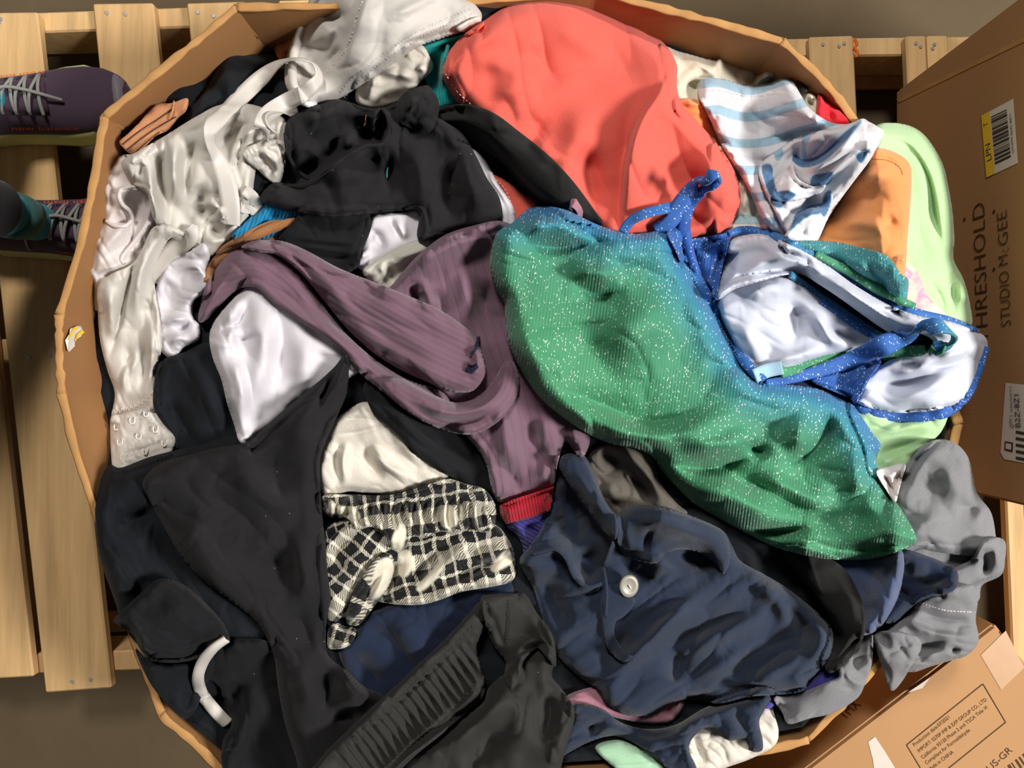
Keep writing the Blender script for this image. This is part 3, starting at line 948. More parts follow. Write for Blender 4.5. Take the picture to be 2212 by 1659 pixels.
def shoe(toe, ang, par):
    c_, s_ = math.cos(ang), math.sin(ang)
    Lg = 0.36; KS = 1.2
    def W(x, y, z):                            # shoe space -> world; x from heel 0 to toe Lg
        x -= Lg
        return Vector((toe[0] + x * c_ - y * s_, toe[1] + x * s_ + y * c_, DECK + z))
    tw_ = [0, .04, .12, .25, .4, .55, .7, .8, .88, .94, .98, 1.0]
    ww = [v * KS for v in (.012, .028, .036, .037, .038, .043, .050, .050, .045, .035, .022, .006)]
    hh = [v * 1.1 for v in (.085, .095, .098, .096, .092, .078, .066, .060, .055, .050, .045, .036)]
    sh = thing('shoe', None, None, tuple(W(Lg * .5, 0, 0) - Vector(per.location))); sh.parent = par
    rings = []; soles = []
    for t in np.linspace(0, 1, 36):
        w_ = np.interp(t, tw_, ww); h_ = np.interp(t, tw_, hh); x = t * Lg
        r_ = []
        for k_ in range(28):
            a = 2 * math.pi * k_ / 28
            cy, cz = math.cos(a), math.sin(a)
            y = w_ * math.copysign(abs(cy) ** 0.75, cy)
            z = .028 + (h_ - .028) * (abs(cz) ** 0.85 if cz > 0 else -0.25 * abs(cz))
            r_.append(W(x, y, z))
        rings.append(r_)
        ws = (w_ - .001) * (1 - .3 * max(0, t - .8) / .2); zt = .040 + .008 * (1 - t) + .012 * max(0, t - .88) / .12
        bx = x - .022 * max(0, t - .8) / .2 - (.006 if t < .02 else 0)
        q = []
        for (yy, zz) in ((-ws * 1.1, .002 + .008 * max(0, t - .85) / .15), (-ws * 1.14, .016), (-ws * 1.02, zt), (-w_ * .9, zt + .003), (w_ * .9, zt + .003), (ws * 1.02, zt), (ws * 1.14, .016), (ws * 1.1, .002 + .008 * max(0, t - .85) / .15)):
            q.append(W(bx, yy, zz))
        soles.append(q)
    up = loft('upper', rings, M['shoe_purple'], sh)
    loft('sole', soles, M['shoe_sole'], sh)
    def surf(t, f, lift=.002):
        """point on the upper at length t and across f in -1..1"""
        w_ = np.interp(t, tw_, ww); h_ = np.interp(t, tw_, hh)
        cy = math.copysign(abs(f) ** (1 / .75), f); cz = math.sqrt(max(0, 1 - cy * cy))
        return W(t * Lg, w_ * f, .028 + (h_ - .028) * cz ** .85 + lift)
    # tongue, laces, loose ends
    tg = [[surf(t, f, .003 + .004 * (1 - f * f)) for f in np.linspace(-.5, .5, 7)] + [surf(t, f, -.006) for f in np.linspace(.5, -.5, 7)] for t in np.linspace(.34, .66, 9)]
    loft('tongue', tg, M['shoe_purple'], sh)
    loft('pull_tab', [[surf(t, f, .011) for f in (-.3, 0, .3)] + [surf(t, f, .005) for f in (.3, 0, -.3)] for t in (.30, .33, .36)], M['pull_tab'], sh)
    for i in range(5):
        t = .42 + i * .055
        tube3('lace', [tuple(surf(t, f, .010 - .004 * abs(f))) for f in (-.62, -.3, 0, .3, .62)], .0032, M['lace'], sh, 6, 4, .6)
        if i < 4:
            tube3('lace', [tuple(surf(t, -.6, .009)), tuple(surf(t + .028, 0, .015)), tuple(surf(t + .055, .6, .009))], .003, M['lace'], sh, 6, 4, .6)
    tube3('lace', [tuple(surf(.46, 0, .016)), tuple(surf(.52, .15, .020)), tuple(surf(.60, .05, .018)), tuple(surf(.69, -.12, .010)), tuple(surf(.73, -.2, .006))], .003, M['lace'], sh, 6, 5, .6)
    tube3('lace', [tuple(surf(.46, 0, .016)), tuple(surf(.40, -.35, .016)), tuple(surf(.36, -.8, .010)), tuple(surf(.33, -.95, .006))], .003, M['lace'], sh, 6, 5, .6)
    tube3('lace', [tuple(surf(.44, .1, .018)), tuple(surf(.37, .5, .030)), tuple(surf(.30, .75, .030)), tuple(surf(.27, .5, .024))], .0035, M['lace'], sh, 6, 5, .6)
    # toe bumper overlay
    loft('toe_overlay', [[surf(t, f, .0012) for f in np.linspace(-.95, .95, 12)] + [surf(t, f, -.003) for f in np.linspace(.95, -.95, 12)] for t in (.94, .96, .98)], M['shoe_trim'], sh)
    # small printed wordmark low on both flanks, laid on the surface
    for f0, s_txt, flip in ((-.93, 'new balance', 1), (.70, 'fresh foam', -1)):
        t0, t1 = (.46, .76) if flip == 1 else (.66, .44)
        a, b = surf(t0, f0, .001), surf(t1, f0 * .97, .001)
        x = (b - a).normalized()
        out = (surf(.6, f0, 0) - surf(.6, f0 * .8, 0)); y = -(out - x * out.dot(x)).normalized()
        nz = x.cross(y)
        if nz.z < 0: y = -y
        text_obj(s_txt, .012, M['orange_print'], up, a + Vector((0, -.002 * flip, .004 if flip == 1 else .006)), x, y, 'printed_text', (b - a).length)
    return W

W1 = shoe((-0.660, 0.500), math.radians(7), per)
W2 = shoe((-0.575, 0.262), math.radians(-2), per)
def tube_ring(c, rx, ry, n=24):
    return [Vector((c[0] + rx * math.cos(2 * math.pi * k_ / n), c[1] + ry * math.sin(2 * math.pi * k_ / n), c[2])) for k_ in range(n)]
for W_ in (W1, W2):
    a = W_(.135, 0, .085) 
    rings = [tube_ring((a.x + dx, a.y, DECK + z), rx, ry) for (z, rx, ry, dx) in ((.06, .045, .030, .01), (.10, .043, .032, .004), (.13, .042, .034, 0), (.17, .042, .036, -.004), (.20, .043, .038, -.006))]
    loft('sock', rings, M['sock'], per)
    rings = [tube_ring((a.x + dx, a.y, DECK + z), rx, ry) for (z, rx, ry, dx) in ((.118, .0445, .036, .0), (.128, .0452, .0372, 0), (.150, .0452, .038, -.002))]
    loft('sock_band', rings, M['sock_band'], per)
    rings = [tube_ring((a.x + dx, a.y, DECK + z), rx, ry) for (z, rx, ry, dx) in ((.175, .050, .046, -.006), (.18, .052, .048, -.007), (.26, .055, .052, -.02), (.40, .062, .06, -.06), (.56, .072, .07, -.11))]
    loft('trouser_leg', rings, M['leggings'], per)
# ------------------------------------------------------------------ cloth materials
M['black'] = fabric('black_cotton', (27, 27, 30), 0.92, 0.12, 0.04, 800, 0.3, 0.1, lint=1)
M['black_twill'] = fabric('black_twill_cotton', (32, 31, 33), 0.9, 0.14, 0.05, 700, 0.35, 0.12, lint=1, twill=1)
M['charcoal'] = fabric('charcoal_nylon', (43, 43, 41), 0.75, 0.2, 0.05, 800, 0.2, 0.08, lint=0.6)
M['blueblack'] = fabric('blue_black_jersey', (22, 25, 30), 0.85, 0.15, 0.03, 900, 0.2, 0.06)
M['strap_black'] = fabric('black_elastic', (38, 38, 37), 0.9, 0.12, 0.06, 900, 0.4, 0.06)
M['navy'] = fabric('navy_pique', (41, 50, 68), 0.95, 0.1, 0.15, 480, 0.42, 0.12)
M['navy_flat'] = fabric('navy_jersey', (30, 39, 60), 0.9, 0.12, 0.12, 800, 0.3, 0.08)
M['navy_fleece'] = fabric('navy_fleece', (66, 78, 112), 0.95, 0.1, 0.35, 500, 0.5, 0.08)
M['ivory'] = fabric('ivory_satin', (202, 197, 189), 0.55, 0.25, 0.10, 1100, 0.06, 0.02, fuzz=0.3)
M['silver'] = fabric('silver_white_satin', (196, 191, 185), 0.52, 0.28, 0.10, 1100, 0.06, 0.03, fuzz=0.3)
M['elastic_white'] = fabric('white_elastic_tape', (204, 198, 191), 0.42, 0.4, 0.1, 800, 0.06, 0.02, fuzz=0.25)
M['offwhite'] = fabric('off_white_cotton', (214, 205, 203), 0.95, 0.1, 0.2, 600, 0.4, 0.04)
M['white'] = fabric('white_jersey', (210, 206, 212), 0.9, 0.12, 0.15, 800, 0.2, 0.02, fuzz=0.3)
M['cream'] = fabric('cream_knit', (212, 205, 193), 0.95, 0.1, 0.2, 640, 0.18, 0.04)
M['heather'] = fabric('heather_grey_fleece', (198, 196, 185), 0.95, 0.1, 0.25, 640, 0.3, 0.14)
M['coral'] = fabric('coral_poplin', (216, 94, 81), 0.85, 0.15, 0.15, 900, 0.2, 0.04)
M['mint'] = fabric('mint_terry', (174, 208, 156), 0.95, 0.1, 0.25, 640, 0.22, 0.06)
M['mint_deep'] = fabric('sea_green_jersey', (166, 206, 172), 0.9, 0.1, 0.2, 700, 0.3, 0.04)
M['orange'] = fabric('orange_corduroy', (224, 146, 88), 0.95, 0.1, 0.3, 600, 0.3, 0.1)
M['jeans'] = fabric('grey_denim', (122, 122, 125), 0.88, 0.15, 0.2, 650, 0.4, 0.1, twill=1)
M['khaki'] = fabric('khaki_canvas', (214, 205, 184), 0.9, 0.12, 0.15, 700, 0.3, 0.05)
M['tan'] = fabric('tan_elastic', (186, 130, 92), 0.85, 0.15, 0.15, 700, 0.3, 0.05)
M['brown'] = fabric('brown_cord', (150, 104, 64), 0.9, 0.12, 0.2, 700, 0.3, 0.1)
M['brown_dark'] = fabric('dark_brown_thread', (72, 46, 30))
M['teal'] = ribbed('teal_rib', (22, 150, 148), 0.004, 0.5, 0.35)
M['azure'] = ribbed('azure_rib', (16, 134, 184), 0.005, 0.8, 0.5)
M['red'] = fabric('red_jersey', (206, 24, 38), 0.9, 0.12, 0.15)
M['cuff_red'] = ribbed('crimson_rib', (176, 30, 48), 0.0042, 0.6, 0.3)
M['violet'] = ribbed('violet_blue_rib', (74, 70, 150), 0.005, 0.6, 0.4)
M['violet_flat'] = fabric('violet_jersey', (70, 62, 140))
M['mauve'] = fabric('mauve_cotton', (160, 112, 126), 0.95, 0.1, 0.25)
M['sheer'] = fabric('sheer_taupe_mesh', (92, 86, 78), 0.7, 0.25, 0.1, 500, 0.4, 0.12)
M['purple'] = ribbed('mauve_rib_knit', (112, 85, 100), 0.0125, 0.5, 0.45, groove=True, sheen=0.3)
M['purple_fuzzy'] = ribbed('mauve_brushed_rib', (112, 85, 99), 0.0078, 0.22, 0.10, sheen=0.2)
M['thread_white'] = plain('white_thread', (226, 214, 206), 0.8)
M['thread_grey'] = plain('grey_thread', (176, 172, 168), 0.8)
M['thread_black'] = plain('black_thread', (52, 52, 52), 0.9)
M['thread_dark'] = plain('dark_blue_thread', (30, 34, 52), 0.9)
M['thread_coral'] = plain('pale_coral_thread', (246, 190, 178), 0.8)
M['hook'] = plain('coated_hook_wire', (232, 228, 220), 0.35, 0.5)
M['button'] = plain('pearl_button', (134, 130, 117), 0.35, 0.4)
M['clear_plastic'] = plain('slider_plastic', (228, 228, 226), 0.25, 0.5)

def M_glitter(name='glitter_ombre_knit', ribs=1.0):
    k = NT(name, 0.62, 0.3)
    at = k.add('ShaderNodeAttribute', attribute_name='dye')
    uv = k.uv()
    col = k.ramp(at.outputs['Fac'], [(0.0, lin((66, 138, 97))), (0.35, lin((60, 132, 104))), (0.62, lin((54, 132, 146))), (0.82, lin((46, 106, 172))), (1.0, lin((38, 84, 160)))])
    x, y, _ = k.sep(uv)
    rib = k.math('SINE', k.math('MULTIPLY', x, 6.2832 / 0.0042))
    col = k.mix(k.math('MULTIPLY_ADD', rib, -0.05 * ribs, 0.05 * ribs, clamp=True), col, (0.005, 0.02, 0.02, 1))
    v = k.add('ShaderNodeTexVoronoi', feature='F1')
    mp = k.add('ShaderNodeMapping'); mp.inputs['Scale'].default_value = (640, 230, 1); mp.inputs['Rotation'].default_value = (0, 0, 0.12)
    k.l.new(uv, mp.inputs[0]); k.l.new(mp.outputs[0], v.inputs['Vector']); v.inputs['Scale'].default_value = 1.0
    v.inputs['Randomness'].default_value = 0.8
    rnd = k.sep(v.outputs['Color'])[0]
    clus = k.noise(uv, 26, 2)
    thr = k.math('MULTIPLY_ADD', clus, -0.8, 1.06)
    dot = k.math('MULTIPLY', k.math('LESS_THAN', v.outputs['Distance'], 0.30), k.math('GREATER_THAN', rnd, thr))
    col = k.mix(k.math('MULTIPLY', dot, 0.85), col, lin((232, 240, 232)))
    k.color(col)
    k.put(k.math('MULTIPLY_ADD', dot, -0.35, 0.65), k.b.inputs['Roughness'])
    k.b.inputs['Sheen Weight'].default_value = 0.12
    k.bump(k.math('ADD', k.math('MULTIPLY', rib, 0.8 * ribs), k.noise(uv, 400, 2)), 0.28, 0.001)
    return k.m
M['glitter'] = M_glitter()
M['glitter_tape'] = M_glitter('glitter_edge_tape', 0.0)
M['lining'] = fabric('white_swim_lining', (192, 196, 210), 0.75, 0.2, 0.15, 1000, 0.12, 0.02, fuzz=0.4)

def M_plaid():
    k = NT('black_and_cream_plaid_flannel', 0.95, 0.1)
    uv = k.uv(); x, y, _ = k.sep(uv)
    x = k.math('ADD', x, k.math('MULTIPLY_ADD', k.noise(uv, 38, 2), 0.016, -0.008)); y = k.math('ADD', y, k.math('MULTIPLY_ADD', k.noise(k.uv(1.3, 0.8, 1.1), 34, 2), 0.016, -0.008))
    def band(c, per, e1, e2, e3):
        p = k.math('FRACT', k.math('DIVIDE', c, per))
        d = k.math('ADD', k.math('LESS_THAN', p, e1), k.math('MULTIPLY', k.math('GREATER_THAN', p, e2), k.math('LESS_THAN', p, e3)))
        return d
    a = band(x, 0.036, 0.38, 0.50, 0.86); b = band(y, 0.052, 0.27, 0.36, 0.62)
    hatch = k.math('GREATER_THAN', k.math('SINE', k.math('MULTIPLY', k.math('ADD', x, y), 6.2832 / 0.0036)), 0.0)
    s = k.math('MULTIPLY', k.math('ADD', a, b), 0.5)
    mid = k.math('MULTIPLY', k.math('COMPARE', s, 0.5, 0.1), k.math('MULTIPLY_ADD', hatch, 0.62, -0.31))
    f = k.math('ADD', s, mid)
    fz = k.noise(uv, 300, 3)
    f = k.math('ADD', f, k.math('MULTIPLY_ADD', fz, 0.16, -0.08), clamp=True)
    at = k.add('ShaderNodeAttribute', attribute_name='dye')
    f = k.math('MULTIPLY', f, k.math('SUBTRACT', 1.0, at.outputs['Fac']))
    k.color(k.mix(f, lin((214, 208, 190)), lin((24, 24, 26))))
    k.b.inputs['Sheen Weight'].default_value = 0.2
    k.bump(fz, 0.5, 0.001)
    return k.m
M['plaid'] = M_plaid()

def M_stripe(name, basec, stripec, period, duty, phase=0.0):
    k = NT(name, 0.92, 0.12)
    uv = k.uv(); x, y, _ = k.sep(uv)
    wob = k.math('MULTIPLY_ADD', k.noise(uv, 25, 2), 0.004, -0.002)
    p = k.math('FRACT', k.math('DIVIDE', k.math('ADD', k.math('ADD', y, wob), phase), period))
    m_ = k.math('LESS_THAN', p, duty)
    fz = k.noise(uv, 380, 3)
    col = k.mix(k.math('MULTIPLY', m_, k.math('MULTIPLY_ADD', fz, 0.3, 0.75, clamp=True)), lin(basec), lin(stripec))
    k.color(col)
    k.b.inputs['Sheen Weight'].default_value = 0.2
    k.bump(k.math('ADD', fz, k.math('SINE', k.math('MULTIPLY', x, 5000))), 0.3, 0.001)
    return k.m
M['stripe'] = M_stripe('blue_striped_white_jersey', (212, 209, 214), (146, 180, 200), 0.036, 0.34, 0.004)
M['stripe_navy'] = M_stripe('navy_striped_white_jersey', (226, 224, 228), (84, 118, 156), 0.044, 0.34, 0.0)
M['stripe_plain'] = fabric('plain_white_jersey', (226, 224, 229), 0.92, 0.12, 0.2, 700, 0.3, 0.03)
def M_dyed(name, basec, mid, full):
    k = NT(name, 0.92, 0.12)
    at = k.add('ShaderNodeAttribute', attribute_name='dye')
    uv = k.uv(); fz = k.noise(uv, 380, 3)
    k.color(k.ramp(at.outputs['Fac'], [(0.12, lin(basec)), (0.4, lin(mid)), (0.6, lin(mid)), (0.88, lin(full))]))
    k.b.inputs['Sheen Weight'].default_value = 0.2
    k.bump(fz, 0.3, 0.001)
    return k.m
M['stripe_dyed'] = M_dyed('white_jersey_with_printed_bars', (212, 210, 215), (146, 180, 200), (76, 108, 146))
M['navy_band'] = fabric('dusty_blue_jersey', (78, 112, 150), 0.92, 0.12, 0.2)
M['sky_band'] = fabric('pale_blue_jersey', (158, 192, 212), 0.92, 0.12, 0.2)
M['cream_print'] = M_stripe('cream_jersey_with_blue_bars', (232, 230, 214), (158, 196, 206), 0.06, 0.22, 0.01)
def M_tiedye():
    k = NT('tie_dye_cotton', 0.92, 0.12)
    n = k.noise(k.uv(), 22, 3)
    k.color(k.ramp(n, [(0.3, lin((240, 214, 210))), (0.45, lin((238, 150, 175))), (0.56, lin((236, 220, 190))), (0.68, lin((120, 214, 130)))]))
    return k.m
M['tiedye'] = M_tiedye()

def garment(name, label, cat, px, py, group=None):
    return thing(name, label, cat, tuple(P3(px, py, zat(px, py))), group)
def one(o, label, cat, group=None):
    return tag(o, label, cat, group)

# ================================================================== bottom of the heap
IN = [(245, 270), (520, 40), (900, 5), (1290, 5), (1680, 110), (1830, 280), (2045, 915), (1985, 1290), (1735, 1570), (1400, 1635), (560, 1690), (372, 1530), (165, 850), (160, 690)]
o = cloth('dark_gap_filler', IN, M['blueblack'], puff=8, r=30, wr=[(16, 160, 60, 20)], sharp=True)  # added filler: its black colour stands in for deep shade between the garments
one(o, 'black filler sheet added lowest in the box to make the gaps dark', 'cloth')

# top left ---------------------------------------------------------------
o = cloth('black_shirt', [(380, 285), (410, 240), (450, 185), (485, 122), (530, 116), (590, 118), (640, 140), (680, 230), (620, 330), (560, 430), (420, 420), (300, 360), (330, 300)], M['blueblack'], puff=26, r=30,
          folds=[('V', 12, 16, [(490, 170), (470, 240), (440, 290)]), ('R', 10, 18, [(500, 130), (490, 200), (450, 270)]), ('V', 10, 12, [(560, 130), (580, 180), (600, 240)])], wr=[(6, 90, 30, 110)])
one(o, 'black crumpled top tucked against the upper left box corner', 'clothing')
g = garment('tan_bra_band', 'tan elastic bra band with three dark seam lines in the upper left corner', 'strap', 330, 280)
cloth('band', [(258, 306), (275, 290), (300, 265), (330, 232), (345, 224), (372, 222), (405, 212), (403, 238), (385, 255), (362, 282), (335, 295), (308, 325), (302, 342), (286, 336), (268, 322)], M['tan'], g, puff=8, r=5, off=16, drape=8, cr=0.3)
for pts in ([(264, 312, .6, 2.2), (300, 284, .6, 2.2), (340, 258, .6, 2.2), (372, 235, .6, 2.2)], [(274, 324, .6, 2.2), (308, 297, .6, 2.2), (345, 272, .6, 2.2), (380, 252, .6, 2.2)], [(288, 333, .6, 2.2), (316, 308, .6, 2.2), (345, 285, .6, 2.2)]):
    ribbon('seam_line', pts, M['brown_dark'], g, tube=True)
ribbon('seam_cord', [(376, 218, 2, 4), (374, 235, 2, 4), (366, 258, 2, 4)], M['tan'], g, tube=True)
o = cloth('beige_strap', [(592, 104), (597, 88), (612, 70), (640, 55), (645, 110), (622, 122), (606, 130), (598, 120)], M['tan'], puff=12, r=10, folds=[('V', 6, 6, [(625, 75), (612, 95), (612, 118)])])
one(o, 'short beige strap peeping out beside the silver white bra cup', 'strap')

# top middle: teal, silver bra ------------------------------------------
g = garment('teal_top', 'bright teal ribbed top between the silver bra and the coral garment', 'clothing', 950, 150)
cloth('body', [(880, 110), (905, 95), (960, 80), (1025, 66), (1030, 90), (985, 125), (978, 165), (1000, 220), (960, 235), (935, 232), (925, 190), (905, 150)], M['teal'], g, puff=12, r=12, axis=[(960, 70), (955, 150), (965, 240)],
      folds=[('V', 12, 12, [(930, 110), (935, 150), (945, 210)]), ('R', 10, 8, [(970, 95), (960, 140), (955, 200)]), ('V', 8, 8, [(985, 85), (950, 110)])])
ribbon('strap', [(912, 105, 4, 9), (935, 98, 9, 9), (965, 88, 9, 9), (1010, 76, 6, 9)], M['teal'], g, tube=True)
ribbon('strap', [(968, 98, 14, 8), (962, 125, 12, 8), (958, 160, 8, 8)], M['teal'], g, tube=True)

g = garment('silver_bra', 'silvery white bra cup with ruched seam at the top of the box', 'bra', 800, 120)
cloth('lining', [(780, 170), (850, 120), (905, 95), (930, 125), (935, 150), (905, 180), (890, 205), (850, 225), (820, 235), (790, 232), (768, 215)], M['cream'], g, puff=14, r=12,
      folds=[('S', 9, 22, [(905, 175), (870, 165), (835, 160), (812, 170)]), ('V', 9, 9, [(815, 215), (850, 205), (885, 205)]), ('R', 8, 10, [(810, 150), (805, 185), (795, 225)]), ('R', 6, 8, [(900, 140), (925, 160)])], wr=[(5, 50, 22, 30)])
sv_out = [(690, -40), (672, -10), (655, 30), (630, 85), (617, 135), (615, 175), (628, 205), (652, 228), (690, 232), (735, 212), (768, 192), (850, 138), (905, 100), (960, 82), (1005, 66), (1036, 48), (1041, 32), (1030, 14), (1005, -10), (985, -40)]
cloth('cup', sv_out, M['silver'], g, puff=34, r=46, edge_keep=16, drape=18,
      folds=[('S', 7, 60, [(700, 165), (745, 125), (765, 70), (790, 5), (800, -30)]), ('V', 6, 9, [(705, 150), (722, 118), (745, 105)]), ('R', 9, 16, [(665, 110), (700, 75), (725, 50), (765, 60)]),
             ('V', 9, 14, [(705, 62), (720, 45), (750, 30)]), ('V', 5, 10, [(645, 90), (680, 105), (720, 100)]), ('R', 6, 14, [(800, 150), (870, 95), (950, 50)]), ('V', 5, 12, [(790, 150), (850, 100), (900, 70)]),
             ('R', 5, 12, [(830, 40), (900, 10), (960, -20)]), ('V', 6, 16, [(690, 20), (720, 40), (760, 20)]), ('V', 6, 14, [(650, 150), (690, 150), (700, 180)])], wr=[(4, 80, 26, -50)])
ribbon('edge_trim', [(690, -10, 6, 20), (670, 25, 6, 20), (646, 80, 6, 20), (634, 130, 6, 20), (633, 175, 6, 20), (645, 203, 6, 20), (662, 220, 4, 18)], M['elastic_white'], g, bow=1.6, thick=2.5)
for (dx, dy) in ((0, 0), (8, 12)):
    stitches('stitching', [(735 + dx, 200 + dy * .8), (780 + dx, 155 + dy), (850 + dx, 100 + dy), (930 + dx, 55 + dy), (1018 + dx * .4, 18 + dy)], M['thread_grey'], g, 4, 2.6, 1.0, 0.2, 3)
stitches('stitching', [(705, 155), (738, 122), (760, 75), (772, 30), (790, -10)], M['thread_white'], g, 9, 5, 2)
cloth('hem_fold', [(985, 62), (1010, 44), (1036, 34), (1040, 46), (1030, 58), (1006, 70)], M['elastic_white'], g, puff=7, r=7)
# ================================================================== left: whites
o = cloth('off_white_singlet', [(188, 582), (196, 500), (207, 460), (220, 395), (240, 355), (262, 335), (300, 340), (330, 380), (345, 450), (335, 520), (300, 560), (285, 595), (240, 640), (212, 672), (196, 650), (202, 610)], M['offwhite'], puff=14, r=14,
          folds=[('S', 12, 16, [(268, 480), (258, 440), (262, 415), (290, 408), (318, 420), (330, 450), (318, 490), (270, 540)]), ('V', 12, 9, [(262, 445), (285, 455), (280, 480), (248, 478), (232, 470)]),
                 ('R', 9, 7, [(255, 415), (262, 440), (282, 462), (276, 488), (240, 488), (228, 476)]), ('R', 7, 12, [(200, 575), (240, 520), (300, 470)]), ('V', 6, 9, [(215, 500), (225, 450), (240, 400)]), ('S', 8, 16, [(290, 560), (250, 575), (195, 590)]),
                 ('R', 6, 6, [(222, 470), (232, 430), (228, 400)])], wr=[(5, 60, 20, 60)])
ribbon('rolled_hem', [(262, 408, 2, 9), (258, 425, 3, 9), (265, 442, 4, 9), (280, 456, 5, 9), (284, 474, 5, 9), (272, 488, 4, 9), (248, 488, 3, 9), (230, 477, 2, 9)], M['offwhite'], o, tube=True)
ribbon('rolled_hem', [(258, 412, 2, 8), (285, 404, 3, 8), (314, 414, 4, 8), (328, 442, 4, 8), (318, 480, 4, 8), (292, 520, 3, 8), (264, 556, 2, 8), (268, 570, 1, 8)], M['offwhite'], o, tube=True)
one(o, 'off white cotton singlet with curled hem by the left box wall', 'clothing')

gb = garment('ivory_bra', 'ivory satin bra with straps and three rows of hooks down the left side', 'bra', 330, 640)
cloth('cup', [(262, 352), (300, 325), (345, 300), (385, 275), (430, 248), (470, 228), (520, 222), (575, 235), (618, 262), (622, 310), (600, 345), (560, 350), (548, 400), (545, 450), (520, 500), (470, 545), (430, 560), (400, 540), (380, 520), (350, 500), (330, 470), (318, 420), (285, 395)], M['ivory'], gb, puff=22, r=22,
      folds=[('R', 14, 14, [(318, 350), (325, 420), (345, 480)]), ('V', 12, 10, [(345, 320), (350, 400), (362, 470)]), ('R', 14, 14, [(385, 285), (375, 360), (382, 450)]), ('V', 12, 9, [(425, 300), (405, 360), (400, 440)]),
             ('R', 12, 12, [(520, 250), (470, 270), (440, 330)]), ('V', 9, 9, [(540, 260), (490, 300), (465, 330)]), ('R', 11, 10, [(600, 270), (550, 280), (510, 310)]), ('V', 14, 16, [(420, 400), (440, 440), (430, 480)]),
             ('R', 11, 12, [(420, 460), (450, 440), (480, 460), (490, 500)]), ('V', 10, 9, [(455, 470), (465, 500), (500, 520)]), ('V', 8, 8, [(300, 340), (310, 380), (330, 440)]), ('R', 9, 10, [(440, 520), (480, 515), (530, 470)])], wr=[(8, 90, 26, 95)])
cloth('cup_edge', [(522, 332), (545, 312), (590, 300), (622, 315), (618, 350), (604, 396), (582, 390), (556, 366), (538, 352)], M['ivory'], gb, puff=10, r=9,
      folds=[('V', 6, 5, [(545, 330), (575, 350), (600, 380)]), ('R', 4, 5, [(560, 320), (590, 345), (608, 370)]), ('V', 4, 4, [(582, 355), (585, 380)]), ('V', 4, 4, [(570, 345), (572, 368)])], wr=[(4, 25, 10, 60)])
# white curls right of the band
o = cloth('white_undershirt', [(345, 600), (370, 560), (405, 545), (438, 525), (453, 548), (450, 590), (452, 625), (420, 650), (418, 685), (432, 705), (428, 735), (395, 752), (380, 780), (350, 762), (335, 740), (340, 680), (335, 640)], M['white'], puff=16, r=12,
          folds=[('S', 12, 20, [(375, 590), (420, 575), (445, 600), (440, 625), (410, 648), (395, 680)]), ('V', 14, 12, [(355, 600), (365, 640), (385, 670)]), ('R', 8, 8, [(345, 700), (390, 690), (425, 705)]), ('V', 8, 7, [(385, 720), (400, 700), (420, 690)]), ('R', 7, 7, [(360, 745), (385, 730), (410, 738)])], wr=[(4, 40, 16, 20)])
one(o, 'white undershirt with wavy edge beside the hook band of the ivory bra', 'clothing')
cloth('back_band', [(330, 492), (365, 485), (400, 506), (368, 515), (350, 545), (334, 590), (338, 640), (346, 690), (350, 745), (340, 800), (336, 842), (336, 878), (312, 890), (258, 905), (240, 905), (248, 850), (232, 800), (216, 735), (211, 670), (212, 620), (240, 592), (285, 570), (308, 535)], M['ivory'], gb, puff=14, r=12,
      folds=[('V', 8, 5, [(318, 500), (290, 570), (268, 650), (245, 740), (232, 790)]), ('R', 10, 12, [(345, 500), (310, 570), (295, 650), (290, 700)]), ('R', 8, 12, [(240, 610), (240, 680), (250, 740)]), ('V', 7, 8, [(270, 740), (280, 790), (265, 850)]),
             ('R', 9, 10, [(300, 760), (275, 810), (262, 860)]), ('V', 7, 7, [(310, 740), (312, 800), (300, 850)]), ('R', 6, 9, [(325, 700), (328, 770), (320, 830)]), ('V', 5, 6, [(300, 640), (325, 665), (330, 700)])], wr=[(3, 60, 20, 80)])
hb = cloth('hook_panel', [(240, 900), (262, 894), (312, 880), (334, 868), (340, 885), (352, 905), (370, 925), (380, 945), (378, 962), (366, 978), (330, 992), (290, 1006), (258, 1017), (244, 1010), (240, 985), (238, 940)], M['elastic_white'], gb, puff=6, r=7, off=5, sharp=False,
      folds=[('V', 3, 3, [(240, 922), (290, 905), (342, 883)]), ('V', 3, 3, [(240, 957), (300, 940), (362, 915)]), ('V', 3, 3, [(243, 988), (310, 970), (376, 944)]), ('R', 2, 8, [(270, 900), (275, 920)]), ('R', 2, 9, [(300, 925), (305, 945)])], wr=[(2, 18, 12, 70)])
stitches('stitching', [(241, 890), (275, 884), (300, 874), (334, 846)], M['thread_white'], gb, 5, 4, 2.0, 1.5, 5)
for (x, y) in ((252, 922), (286, 909), (316, 893), (259, 955), (300, 942), (336, 927), (266, 988), (314, 974), (355, 957)):
    zz = zat(x, y) + .002
    pts = [P3(x - 5, y - 5, zz), P3(x - 5, y + 2, zz + .001), P3(x - 3, y + 6.5, zz + .0015), P3(x + 2, y + 6, zz + .0015), P3(x + 5, y + 1, zz + .001), P3(x + 5.5, y - 7, zz)]
    tube3('hook', [tuple(p) for p in pts], 0.0009, M['hook'], hb, 6, 4)
